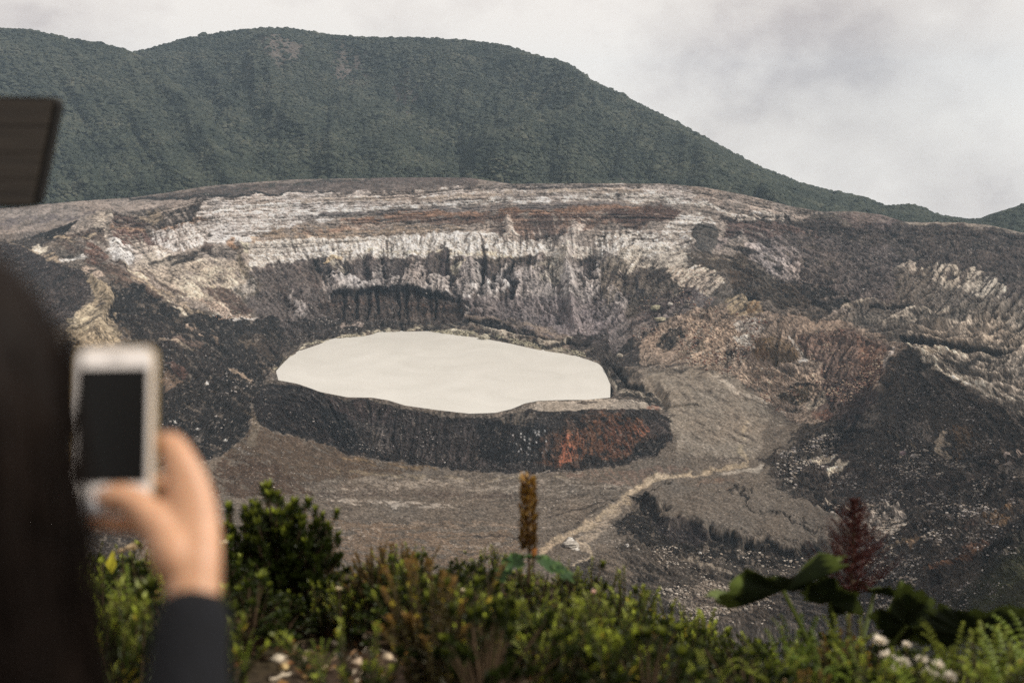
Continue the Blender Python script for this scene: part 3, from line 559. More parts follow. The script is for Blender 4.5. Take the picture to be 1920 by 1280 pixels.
# watercourse of pale sand
stroke([(1385,845,5),(1400,860,6),(1400,872,6),(1350,880,4),(1320,880,5)], '9c8c72', .85, .85)
stroke([(1400,790,3),(1392,820,4),(1385,850,6)], '9d8f76', .7, .6)
stroke([(1330,880,4),(1280,890,6),(1220,900,7),(1185,912,8),(1172,928,8),(1172,940,8),(1150,955,8),(1120,975,8),(1085,995,7),(1040,1012,7),(1015,1035,8)], 'a08e74', .95, .98, 'n', warp=7, soft=.45)
stroke([(1310,884,2),(1230,897,3),(1180,915,3)], 'b3a085', .7, .6, 'f'); stroke([(1165,945,6),(1130,985,10),(1090,1015,10),(1100,1040,8),(1075,1070,8)], '9c8b76', .85, .8)
stroke([(1080,1012,2),(1104,1025,3),(1110,1040,3),(1085,1055,4),(1065,1075,4)], 'b29f84', .8); fill([(1052,1018),(1068,1010),(1086,1018),(1080,1028),(1055,1028)], 'c3bbb0', .95)
stroke([(1050,1000,2),(1080,985,3),(1115,960,2.5),(1150,940,2)], '37302b', .7, .8)
stroke([(1350,888,3),(1420,880,5),(1430,870,4)], '9c9488', .8); fill([(1300,905),(1340,885),(1352,890),(1330,915),(1310,918)], '756050', .6, .5, 'n'); fill([(1335,890),(1375,900),(1368,925),(1345,915)], '785f4c', .6, .5, 'n')
stroke([(1340,865,3),(1380,862,4),(1400,866,3)], '4c433e', .7, .6, 'n'); stroke([(1260,760,3),(1290,780,3)], '6b6055', .5)
# erosion lines on the ash floor
for _ in range(34):
    x = RNG.uniform(430, 1120); y = RNG.uniform(895, 1035); L = RNG.uniform(60, 240); sl_ = RNG.uniform(-.10, .06)
    stroke([(x,y,.8),(x+L*.5,y+L*.5*sl_+RNG.uniform(-4,4),1.6),(x+L,y+L*sl_,.8)], ['4a3f35','a0958a','54483c'][int(RNG.integers(3))], .65, .7, 'm', warp=14)
for _ in range(16):
    x = RNG.uniform(1270, 1440); y = RNG.uniform(700, 850); L = RNG.uniform(40, 110)
    stroke([(x,y,.8),(x+L*.5,y+L*.22,1.5),(x+L,y+L*.5,.8)], ['5a5046','a59b8e'][int(RNG.integers(2))], .55, .7, 'm', warp=14)
# cracks, blocky plateau and its scarp, shaded side painted dark
fill([(1200,925),(1300,918),(1380,920),(1480,935),(1560,970),(1600,1020),(1540,1040),(1400,1020),(1300,990),(1230,960)], '6f665c', .85, .8, 'm')
stroke([(1295,930,2),(1310,921,4),(1350,921,3)], '4f4a48', .8, .8)
stroke([(1366,922,2),(1388,932,3),(1393,945,2),(1405,960,2.5),(1430,972,3),(1460,976,2.5),(1490,988,2.5),(1540,1002,1.5)], '2a2623', .85, .85, 'n', warp=16, soft=.5)
stroke([(1440,905,1.5),(1490,925,2.5),(1540,955,2.5)], '39332f', .8, .8)
fill([(1180,918),(1205,922),(1225,960),(1260,985),(1340,1010),(1440,1025),(1540,1030),(1560,1050),(1480,1060),(1380,1060),(1260,1040),(1190,1010),(1150,975),(1185,955)], '2f2a26', .95, .9, 'n', 20)
fill([(1220,975),(1290,985),(1340,1010),(1300,1030),(1250,1010)], '40383a', .8, .7, 's')
fill([(1090,1050),(1180,1010),(1260,1040),(1400,1060),(1560,1060),(1600,1040),(1640,1100),(1600,1300),(1000,1300),(1060,1080)], '4e463e', .9, .85)
stroke([(1270,1050,2),(1310,1056,6),(1350,1070,6),(1370,1080,3)], '8e8272', .9, .85); fill([(1120,1010),(1160,1030),(1190,1080),(1150,1090),(1110,1050)], '776a5c', .8, .75)
fill([(1250,1120),(1330,1090),(1430,1110),(1420,1150),(1300,1150)], '8d7f70', .8, .5, 's'); fill([(1190,1060),(1240,1050),(1260,1080),(1200,1090)], '37312b', .8, .8)
# ---- dark debris, right
fill([(1440,850),(1500,800),(1600,780),(1660,805),(1700,825),(1760,862),(1850,880),(2300,1010),(2300,1300),(1560,1300),(1600,1100),(1620,1000),(1540,950),(1460,905),(1435,880)], '463c34', .96, .92, 'n', 30)
fill([(1480,870),(1600,850),(1700,880),(1800,900),(1760,950),(1640,960),(1540,920)], '544943', .7, .55, 's')
fill([(1510,862),(1540,852),(1574,858),(1540,866)], 'b6a995', .95, 1, warp=3); fill([(1550,885),(1570,868),(1590,868),(1575,882),(1555,892)], 'b3a693', .95, 1, warp=3)
stroke([(1445,850,2),(1500,842,3),(1540,846,2)], '85796c', .6, .6); stroke([(1530,936,2),(1570,945,3),(1610,962,3),(1640,975,4)], 'a79b8d', .9, .7)
fill([(1600,960),(1680,950),(1700,965),(1670,1000),(1640,1010),(1620,990)], '968b80', .85, .6, 'n'); stroke([(1540,1100,2),(1570,1060,3),(1600,1030,3)], '2a2522', .8)
stroke([(1760,945,2),(1800,920,4),(1850,880,4),(1920,850,3)], '54473f', .8, .8); stroke([(1700,1020,2),(1720,1005,4),(1700,1025,2)], '9a7b58', .8)
fill([(1850,960),(1880,950),(1895,935),(1900,960),(1880,985),(1850,985)], '6d5230', .85, .75, 'n'); stroke([(1850,1020,8),(1820,1030,10),(1800,1030,6)], '6e4a32', .75, .6, 'n')
stroke([(1890,990,5),(1860,1020,6),(1820,1045,5),(1780,1060,4),(1740,1075,3)], '7d5638', .85, .8, 'n'); fill([(1812,975),(1825,972),(1828,990),(1815,992)], '5c4032', .6, .5)
fill([(1860,1000),(1920,960),(2300,1060),(2300,1300),(1700,1300),(1750,1180),(1840,1080)], '211f1b', .85, .85, 'n')
stroke([(1650,1030,2),(1690,1020,3),(1710,1010,2)], '8a7556', .7); stroke([(1870,890,3),(1920,850,5)], '8b7c74', .7, .5, 'n')
stroke([(1280,1120,4),(1380,1130,8),(1480,1140,8)], '3e302b', .6, .6)
# ---- fine variation of the rock itself: mineral streaks, beds, pebbles
rimpy = np.interp(QX[0], [p[0] for p in rim], [p[1] for p in rim])[None, :]
sc_ = (QY-rimpy)
beds = np.tanh(3.2*fbm(sc_*.15+wx*.5, QX*.0035, 301, 4, .8))*.6+.45*np.tanh(3*noise(sc_*.5+wx*.9, QX*.006, 305))
mw, slw = None, None
sl, mbed = pmask([(200,400),(380,372),(860,350),(1100,343),(1250,343),(1500,395),(1700,420),(1500,440),(1300,440),(1200,440),(1000,446),(760,440),(600,470),(420,500),(300,490),(210,470)], 10)
BED = np.zeros((rh, rw), np.float32); BED[sl] = blur1(mbed, 4)
lum = PAL.mean(2)
KA = np.ones((rh, rw), np.float32)
def fka(pts, v):
    sl, m = pmask(pts, 8); KA[sl] = KA[sl]*(1-m)+v*m
fka(floor, .6); fka([(-400,325),(2300,325),(2300,478),(1920,434),(1540,396),(1250,344),(860,349),(380,372),(100,430),(-400,476)], .6); fka([(1000,752),(1240,755),(1250,768),(1010,770)], .5)
KA = blur1(KA, 6)
rough = np.clip((KA-.75)*6, 0, 1)
cr1 = np.abs(noise(QX/19+wx*2.2+licC*.25, QY/12+wy*2.2, 701)); cr2 = np.abs(noise(QX/42+wx*3, QY/27+wy*3, 702)); cr3 = np.abs(noise(QX/9+wx*1.5, QY/6+wy*1.5, 703))
crk = (np.clip(1-cr1/.07, 0, 1)*.7+np.clip(1-cr2/.045, 0, 1)*.9+np.clip(1-cr3/.09, 0, 1)*.45)*rough*(1-BED*.75)
crk *= np.clip(fbm(QX/70, QY/45, 704, 2)*2+.75, 0, 1)
blo = (np.clip(licC-.45, 0, .6)*.55-np.clip(-licC-.45, 0, .6)*.6+np.tanh(3*fbm(QX/13+wx, QY/8+wy, 705, 3, .6))*.16)*rough*(1-BED*.6)
k = 1 - crk*.5 + blo + (licF*.18 + licM*.16 + licC*.07 + nA*.26 + nF*.46 + spk*.40)*KA + BED*beds*.62
k = np.clip(k, .22, 2.3)
PAL *= k[..., None]
warm = fbm(QX/60, QY/40, 500, 4)[..., None]
PAL *= 1+warm*np.array([.09, .01, -.08], np.float32)
# pale pebbles
peb = (spk+nA*1.2+licM*.6 > 2.75)
PAL[peb] = PAL[peb]*.35+lin('a79c92')*.65
darkp = (spk-nA*1.0 < -2.7); PAL[darkp] *= .45
fl = np.clip(nF*1.1+spk*.42+licF*.2-.78, 0, 1)[..., None]; PAL = PAL*(1-fl*.55)+lin('a89f97').astype(np.float32)*fl*.55
lum = PAL.mean(2)[..., None]; PAL = lum+(PAL-lum)*.74
PAL *= (np.clip(lum, .004, 1)/.18)**.36
PAL *= np.array([1.03, 1.0, .97], np.float32)
PAL = np.clip(PAL*ALB, .006, .66).astype(np.float32)
# ---- relief (metres, outwards from the slope)
amp = np.zeros((rh, rw), np.float32)+.55
def famp(pts, v): 
    sl, m = pmask(pts, 10); amp[sl] = amp[sl]*(1-m)+v*m
famp([(-400,325),(2300,325),(2300,478),(1920,434),(1540,396),(1250,344),(860,349),(380,372),(100,430),(-400,476)], .25)
famp([(150,405),(380,375),(860,352),(1250,346),(1500,400),(1400,480),(900,478),(600,500),(400,590),(180,480)], 1.0)
famp([(330,386),(860,352),(1250,346),(1480,392),(1300,425),(860,415),(500,440),(380,440)], .3)
famp([(470,502),(640,478),(900,484),(1200,480),(1300,560),(1180,620),(860,600),(560,640),(480,600)], 1.4)
famp([(200,520),(440,604),(540,640),(480,790),(350,880),(240,660)], 1.6)
famp([(1350,400),(1920,440),(2300,500),(2300,930),(1920,775),(1690,650),(1640,610),(1400,590)], 1.5)
famp([(1560,600),(1920,570),(2300,640),(2300,930),(1920,775),(1690,650)], 1.5)
famp([(1240,600),(1440,590),(1690,650),(1600,780),(1380,720),(1200,690)], 1.3)
famp(cone, .75); famp([(1000,752),(1240,755),(1250,768),(1010,770)], .3)
famp(floor, .28)
famp([(1180,918),(1260,985),(1540,1030),(1600,1010),(1700,1300),(1000,1300),(1060,1070),(1180,1010)], 1.1)
famp([(1440,850),(1600,780),(1700,820),(2300,1010),(2300,1300),(1600,1300),(1600,1000)], 1.5)
famp([(1685,650),(1920,780),(2300,930),(2300,1010),(1920,885),(1700,822),(1650,740)], 1.2)
amp = blur1(amp, 8)
RH += amp*(licC*.75+licM*.5+licF*.25+nA*.8+nF*.45)
famp2 = blur1(BED, 2); RH += famp2*(beds*1.0) - crk*amp*1.3 + blo*amp*1.5
nL = fbm(QX/42, QY/26, 610, 4, .6); RH += amp*nL*2.2
# named relief: terraces, scarps, cracks, knobs
for p in [(1295,450),(1318,440)]: rstroke([(p[0],p[1],28),(p[0]+8,p[1]+14,24)], 4)
rfill([(612,548),(700,543),(800,550),(858,566),(870,582),(860,600),(740,604),(640,600),(600,585)], -5, 4, 2)
for x in (645,668,690,705,746,760,815): rstroke([(x,545,6),(x,565,5),(x-1,592,4)], -4)
rstroke([(868,600,7),(940,612,9),(1000,630,9),(1050,640,5),(1100,650,3)], -6); rstroke([(880,604,3),(950,626,8),(1000,637,11),(1050,645,10),(1075,636,4)], 4)
rstroke([(1150,690,6),(1180,722,7),(1225,725,7),(1246,745,7),(1250,768,5)], -5); rfill([(1255,770),(1252,745),(1235,718),(1190,705),(1160,690),(1260,690),(1330,760)], 2.5, 4, 5)
rstroke([(1690,636,5),(1730,640,8),(1800,650,8),(1850,657,7),(1900,662,4)], -5); rstroke([(1700,650,8),(1780,690,10),(1850,725,9),(1920,760,8)], 3)
rstroke([(1366,922,5),(1388,932,6),(1393,945,5),(1405,960,5),(1430,972,6),(1490,988,6),(1540,1002,5)], -2, 14)
rfill([(1200,925),(1300,918),(1380,920),(1480,935),(1560,970),(1600,1020),(1540,1035),(1400,1022),(1320,1005),(1240,975),(1215,950)], 7, 22, 9)
rstroke([(1330,880,6),(1220,900,9),(1172,930,11),(1150,955,11),(1085,995,10),(1030,1020,10)], -1.2)
for a, b in [((1580,580),(1640,562)),((1655,605),(1740,580)),((1700,620),(1850,600)),((1760,612),(1900,590)),((1720,610),(1900,625))]: rstroke([(a[0],a[1],6),((a[0]+b[0])/2,(a[1]+b[1])/2-3,9),(b[0],b[1],5)], 3)
rstroke([(1630,575,5),(1670,573,9),(1700,576,5)], -4); rstroke([(1470,745,10),(1490,738,20),(1515,740,10)], 4); rstroke([(1420,660,16),(1450,655,24),(1490,660,16)], 4)
rstroke([(1403,560,5),(1415,560,8),(1425,562,5)], -4); rstroke([(1358,665,6),(1366,664,9)], -4); rstroke([(1395,600,12),(1420,612,14)], 3)
for x, y0, y1 in [(590,495,600),(648,480,515),(682,478,520),(712,486,530),(838,472,540),(905,480,560),(960,492,560),(1035,500,540),(1110,468,545),(1170,500,550)]:
    kx = .5 if x < 600 else 0
    rstroke([(x,y0,5),(x+kx*(y1-y0)/2,(y0+y1)/2,13),(x+kx*(y1-y0),y1,6)], -4)
rstroke([(1065,470,6),(1066,510,14),(1075,570,22),(1080,610,16)], 10)
rstroke([(955,405,5),(955,430,12),(955,455,16)], 4); rstroke([(1085,410,6),(1075,440,14)], 4)
rstroke([(205,402,8),(215,450,14),(230,500,12)], 5); rstroke([(170,525,8),(205,560,18),(180,620,26)], 7); rstroke([(450,455,8),(455,480,12),(475,540,10)], 4)
rstroke([(1700,480,8),(1708,500,12)], 3)
for p in [(1745,508),(1785,515),(1830,530),(1870,548)]: rstroke([(p[0],p[1]-12,7),(p[0]-14,p[1]+10,9)], 3)
for a, b, h in [((1920,850),(1640,965),4),((1900,900),(1700,1000),4),((1920,1000),(1740,1075),4),((1500,845),(1640,870),2.5),((1470,880),(1620,905),2.5),((1540,940),(1660,985),3),((1440,1100),(1270,1052),2.5),((1560,1100),(1300,1085),2),((1660,800),(1760,860),3),((1300,560),(1180,650),3),((1340,575),(1240,640),3),((1500,640),(1640,640),3),((1420,470),(1510,530),2.5),((1560,470),(1680,520),2),((1500,500),(1620,560),2),((1380,400),(1500,415),2)]:
    rstroke([(a[0],a[1],5),((a[0]+b[0])/2+6,(a[1]+b[1])/2-5,15),(b[0],b[1],5)], h, 20)
for p_ in FANS: rfill(p_, 3.2, 14, 3)
for p_ in FANS2: rfill(p_, 2.2, 18, 4)
# ---- build the mesh
def samp(A, px, py):
    x = np.clip(px-RX0, 0, rw-1.001); y = np.clip(py-RY0, 0, rh-1.001)
    xi = x.astype(np.int32); yi = y.astype(np.int32); fx = (x-xi); fy = (y-yi)
    if A.ndim == 3: fx = fx[..., None]; fy = fy[..., None]
    return (A[yi, xi]*(1-fx)+A[yi, xi+1]*fx)*(1-fy)+(A[yi+1, xi]*(1-fx)+A[yi+1, xi+1]*fx)*fy
def normals(X, Y, Z):
    ax = np.gradient(X, axis=1); ay = np.gradient(Y, axis=1); az = np.gradient(Z, axis=1)
    bx = np.gradient(X, axis=0); by = np.gradient(Y, axis=0); bz = np.gradient(Z, axis=0)
    nx = ay*bz-az*by; ny = az*bx-ax*bz; nz = ax*by-ay*bx
    l = np.sqrt(nx*nx+ny*ny+nz*nz)+1e-9; sg = np.sign(nz); sg[sg == 0] = 1
    return nx/l*sg, ny/l*sg, nz/l*sg
def blurg(a, n):
    for _ in range(n):
        p = np.pad(a, 1, mode='edge'); a = (p[:-2, 1:-1]+p[2:, 1:-1]+p[1:-1, :-2]+p[1:-1, 2:]+2*a)/6
    return a
nx, ny, nz = normals(GX, GY, GZ)
nx, ny, nz = blurg(nx, 6), blurg(ny, 6), blurg(nz, 6)
hd = samp(RH, PX, PY)
inside = (s6[:, None] & (mlake[None, :] > .02))                      # keep the shore and the lake bed where they are
vfull = vrow[:, None]*np.ones((1, NC))
hd = np.where(inside, hd*.15, hd)
m7 = (strip == 7)[:, None] & (vfull < .12); hd = np.where(m7, hd*(.25+vfull*6), hd)
m5 = (strip == 5)[:, None] & (vfull > .9) & (mlake[None, :] > .02); hd = np.where(m5, hd*(.2+(1-vfull)*8), hd)
m2 = (strip == 2)[:, None] & (vfull < .1); hd = np.where(m2, hd*(.3+vfull*7), hd)
hd *= np.clip(GY/700, .1, 1.1)
mid = smooth01((420-GY)/150)
hd += mid*5*fbm(GX/30, GY/24, 900, 5)*np.clip(GY/100, 0, 1)
FX = GX+nx*hd; FY = GY+ny*hd; FZ = GZ+nz*hd
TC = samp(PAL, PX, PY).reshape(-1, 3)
hl = smooth01((430-GY)/120).reshape(-1, 1); gr_ = (fbm(GX/14, GY/14, 910, 5).ravel()[:, None]*.5+.5)
TC = TC*(1-hl)+(lin('2b2620')*(1-gr_)+lin('3c4022')*gr_)[...]*.9*hl
idx = np.arange(NR*NC).reshape(NR, NC)
quads = np.stack([idx[:-1, :-1], idx[1:, :-1], idx[1:, 1:], idx[:-1, 1:]], -1)
# region of each face, by feature strip
ttm = (T[:-1]+T[1:])/2
qs = strip[:-1]
reg = np.zeros((NR-1, NC-1), int)           # 0 plain, 1 wall, 2 slopes, 3 cone, 4 floor
pxm = PX[:-1, :-1]; pym = PY[:-1, :-1]
reg[(qs >= 2) & (qs <= 4)] = 1
reg[qs == 5] = 2; reg[qs == 6] = 2; reg[qs >= 7] = 2
def inpoly(pts, X, Y):
    m = np.zeros(X.shape, bool)
    for i in range(len(pts)):
        xa, ya = pts[i]; xb, yb = pts[(i+1) % len(pts)]
        if ya == yb: continue
        m ^= ((ya > Y) != (yb > Y)) & (X < (xb-xa)*(Y-ya)/(yb-ya)+xa)
    return m
near = (qs >= 6)[:, None]*np.ones((1, NC-1), bool)
reg[inpoly(floor, pxm, pym) & ((qs >= 5)[:, None]) & ((qs < 11)[:, None])] = 4
reg[inpoly(cone, pxm, pym) & ((qs >= 7)[:, None]) & ((qs < 9)[:, None])] = 3
pts = [(1330,880,6),(1280,890,8),(1220,900,9),(1185,912,10),(1172,928,10),(1172,940,10),(1150,955,10),(1120,975,10),(1085,995,9),(1040,1012,9),(1015,1035,10)]
sl, m = smask(pts, 4, .35); pm = np.zeros((rh, rw), np.float32); pm[sl] = m
pmv = samp(pm, pxm, pym) > .3; reg[pmv & (qs >= 7)[:, None]] = 5
M_ground = mat_attr('volcanic_rock', grain=.22, scale=.55, bump=.8, dist=.8)
allv = np.stack([FX, FY, FZ], -1).reshape(-1, 3)
ground_objs = []
for r, nm in enumerate(['plain', 'crater_wall', 'scree_slope', 'cinder_cone', 'crater_floor', 'sand_channel']):
    q = quads[reg == r]
    if not len(q): continue
    u, inv = np.unique(q.ravel(), return_inverse=True)
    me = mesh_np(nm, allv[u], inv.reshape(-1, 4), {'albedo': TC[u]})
    o = link(nm, me, M_ground); o['kind'] = 'structure'; ground_objs.append(o)
print('terrain quads', len(quads.reshape(-1, 4)))
# ------------------------------------------------------------------ the lake
cols = np.where((T > tl) & (T < tr))[0][::4]
r5 = np.where(strip == 6)[0][0]; r6 = np.where(strip == 7)[0][0]
Ya = GY[r5, cols]+6; Yb = GY[r6, cols]+.5
lv = []; lq = []
K = 24
for i, c in enumerate(cols):
    for k_ in range(K+1):
        Yy = Ya[i]+(Yb[i]-Ya[i])*k_/K; lv.append((T[c]*Yy, Yy, -250.0))
li = np.arange(len(lv)).reshape(len(cols), K+1)
lq = np.stack([li[:-1, :-1], li[1:, :-1], li[1:, 1:], li[:-1, 1:]], -1).reshape(-1, 4)
m, nt, b = mat_new('milky_acid_water')
g = N(nt, 'ShaderNodeNewGeometry'); n_ = N(nt, 'ShaderNodeTexNoise', Scale=.012, Detail=5, Distortion=1.2); nt.links.new(g.outputs['Position'], n_.inputs['Vector'])
r_ = ramp(nt, [(.3, (.49, .475, .435)), (.5, (.53, .515, .475)), (.65, (.56, .545, .505))]); nt.links.new(n_.outputs['Fac'], r_.inputs[0]); nt.links.new(r_.outputs[0], b.inputs['Base Color'])
n2_ = N(nt, 'ShaderNodeTexNoise', Scale=.5, Detail=3); nt.links.new(g.outputs['Position'], n2_.inputs['Vector'])
bp_ = N(nt, 'ShaderNodeBump', Strength=.08, Distance=.3); nt.links.new(n2_.outputs['Fac'], bp_.inputs['Height']); nt.links.new(bp_.outputs[0], b.inputs['Normal'])
b.inputs['Roughness'].default_value = .35; b.inputs['Specular IOR Level'].default_value = .35
o = link('lake', mesh_np('lake', np.array(lv), lq, smooth=True), m); o['kind'] = 'structure'
# ------------------------------------------------------------------ rubble: thousands of small stones
def rock_mesh(seed, sub=1, flat=.7):
    bm = bmesh.new(); bmesh.ops.create_icosphere(bm, subdivisions=sub, radius=1)
    rr = random.Random(seed)
    for v in bm.verts:
        v.co *= rr.uniform(.7, 1.2); v.co.z *= flat
    V = np.array([v.co[:] for v in bm.verts]); F = np.array([[v.index for v in f.verts] for f in bm.faces]); bm.free(); return V, F
rocksVF = [rock_mesh(i, 1, .75) for i in range(6)]
visY = GY.copy()
# visibility along each column: a row is seen when nothing nearer stands above it
run = np.full(NC, 1e9); vis = np.zeros((NR, NC), bool)
PXf, PYf = proj(FX, FY, FZ)
for i in range(NR-1, -1, -1):
    vis[i] = PYf[i] < run-.05; run = np.minimum(run, PYf[i])
cand = np.argwhere(vis & (np.abs(PXf-960) < 1250) & (GY > 200))
cpx = PXf[cand[:, 0], cand[:, 1]]; cpy = PYf[cand[:, 0], cand[:, 1]]
def scatter(name, zones, mats_, seed):
    rg = np.random.default_rng(seed); Vs = []; Fs = []; Cs = []; off = 0
    for poly, n, s0, s1, colset in zones:
        ok = np.where(inpoly(poly, cpx, cpy))[0]
        if not len(ok): continue
        wgt = np.clip(fbm(cpx[ok]/38, cpy[ok]/24, seed*7+3, 3)*3+.55, .03, 1.6)**1.5; pick = rg.choice(ok, n, p=wgt/wgt.sum())
        for j in pick:
            r, c = cand[j]; P = np.array([FX[r, c], FY[r, c], FZ[r, c]])
            sz = s0*(s1/s0)**(rg.random()**2.2)*P[1]/FPX*.5
            V, F = rocksVF[rg.integers(6)]
            a = rg.uniform(0, 6.28); ca, sa = math.cos(a), math.sin(a)
            v = V*sz*rg.uniform(.7, 1.3, 3); v = np.stack([v[:, 0]*ca-v[:, 1]*sa, v[:, 0]*sa+v[:, 1]*ca, v[:, 2]], -1)+P+np.array([0, 0, sz*.15])
            cc = lin(colset[rg.integers(len(colset))])*rg.uniform(.75, 1.15)*ALB
            Vs.append(v); Fs.append(F+off); off += len(V); Cs.append(np.tile(np.clip(cc, 0, .8), (len(V), 1)))
    me = mesh_np(name, np.concatenate(Vs), np.concatenate(Fs), {'albedo': np.concatenate(Cs)})
    o = link(name, me, M_ground); return o
pale = ['b5aba0', 'c2b8ac', '9c9186', 'a89a8c']; pink = ['a88878', 'b8a08c', '8a6a5c', 'c6b49e', '6d5046']; drk = ['8b8482', 'a8a19d', '6d6664', 'bcb4ae']
z1 = [([(1240,600),(1360,575),(1440,600),(1400,680),(1480,700),(1540,760),(1440,775),(1380,725),(1300,690),(1240,680)], 1500, 2, 7, pink+pale),
      ([(1480,620),(1600,615),(1660,650),(1650,710),(1560,790),(1500,770),(1540,700)], 1100, 1.8, 6, pink),
      ([(1200,560),(1300,530),(1360,570),(1300,600),(1180,660)], 380, 1.8, 5, pale+pink)]
z2 = [([(1460,850),(1600,790),(1700,830),(1850,885),(1880,920),(1700,1080),(1600,1110),(1540,1080),(1620,1000),(1540,950),(1450,900)], 2300, 2, 8, drk+pale),
      ([(1560,950),(1700,940),(1720,970),(1650,1020)], 420, 3, 10, pale),
      ([(1700,1000),(1900,880),(1920,1150),(1640,1160)], 600, 2.5, 8, drk),
      ([(1580,1090),(1720,1080),(1700,1160),(1560,1150)], 300, 3, 10, pale),
      ([(1230,1100),(1430,1090),(1470,1170),(1260,1170)], 520, 3, 9, pale),
      ([(1180,1020),(1560,1040),(1560,1100),(1200,1090)], 260, 2.5, 7, pale)]
z3 = [([(300,620),(480,690),(470,850),(300,880)], 170, 2, 6, drk), ([(480,740),(760,770),(900,880),(640,840)], 190, 1.6, 5, drk),
      ([(430,820),(700,870),(1000,900),(1400,850),(1560,980),(1000,1080),(430,1000)], 650, 1.6, 4, pale),
      ([(370,560),(480,596),(410,600)], 160, 2, 5, pale+pink), ([(480,520),(900,500),(1180,520),(1160,640),(860,590),(560,640)], 420, 1.5, 4.5, drk),
      ([(1400,430),(1920,440),(1920,600),(1600,600),(1450,540)], 420, 1.5, 4, drk), ([(560,650),(720,615),(900,622),(1100,662),(1100,670),(900,632),(720,622)], 650, 2, 7, ['a69f8a','8e8877','bab39d']),
      ([(1660,660),(1900,790),(1900,880),(1680,820)], 800, 1.8, 6, drk+['7a7068'])]
tag(scatter('rockfall', z1, 0, 1), 'pinkish and cream rubble strewn down the slope to the right of the pale lake', 'rubble', kind='stuff')
tag(scatter('debris', z2, 0, 2), 'pale stones scattered over the dark debris slope at the lower right of the crater', 'stones', kind='stuff')
tag(scatter('stones', z3, 0, 3), 'small loose stones spread over the crater walls and floor', 'stones', kind='stuff')
# single boulders that can be told apart
def surf(px, py):
    j = np.argmin((cpx-px)**2+(cpy-py)**2); r, c = cand[j]; return np.array([FX[r, c], FY[r, c], FZ[r, c]])
M_rock = mat('pale_boulder_rock', 'aaa498', .95, .35, .8, .4)
def boulder(px, py, wpx, hpx, col, label, seed):
    P = surf(px, py); s = P[1]/FPX*.5
    V, F = rock_mesh(seed, 3, 1.0)
    rr = np.random.default_rng(seed); V = V/np.linalg.norm(V, axis=1, keepdims=True)
    V = V*(1+.42*fbm(V[:, 0]*1.6+seed, V[:, 1]*1.6+V[:, 2]*1.9, seed, 4)[:, None])
    V = np.round(V*5)/5*.35+V*.65
    V = V*np.array([wpx*s, wpx*s*.8, hpx*s]); V[:, 2] += hpx*s*.35
    o = link('boulder', mesh_np('boulder', V, F), None); o.data.materials.append(mat('boulder_rock', lin(col)*ALB, .95, .4, .5, .5)); o.location = P
    return tag(o, label, 'boulder')
boulder(908, 636, 20, 14, 'b5ae9c', 'pale knobbly boulder standing on the far shore of the milky lake', 3)
boulder(893, 629, 9, 7, 'a49d8c', 'small grey boulder just left of the knobbly boulder on the far shore', 4)
boulder(1256, 572, 11, 8, 'cbc3ba', 'small bright white block resting on the rubble above the lake', 5)
boulder(1233, 580, 24, 13, 'a8a288', 'flat yellowish grey block on the dark scree above the right end of the lake', 6)
boulder(1240, 600, 22, 9, 'b5ac94', 'long cream block lying below the flat yellowish block', 7)
boulder(1162, 669, 12, 10, 'aaa092', 'grey block perched at the right tip of the lake', 8)
boulder(1176, 1024, 8, 9, 'd0cac4', 'lone white rock on the dark scarp at lower centre', 9)
boulder(1314, 1037, 7, 6, 'd0cac4', 'lone white rock just above the tip of the big leaf', 10)
boulder(1070, 1022, 30, 13, 'bdb5aa', 'low pale slab beside the sandy channel above the plants', 12)
boulder(1694, 852, 13, 11, 'a58f92', 'pinkish grey boulder on dark debris under the right ridge', 13)
boulder(1712, 857, 12, 10, 'b9b2ae', 'light grey boulder beside the pinkish boulder under the right ridge', 14)
boulder(1424, 731, 9, 6, '8d877b', 'small rounded rock at the foot of the pinkish rubble', 15)
boulder(1888, 856, 14, 15, 'a3948c', 'grey pink boulder at the head of the debris near the right edge', 16)
boulder(1870, 868, 13, 10, 'aca096', 'pale boulder just below the grey pink boulder near the right edge', 17)
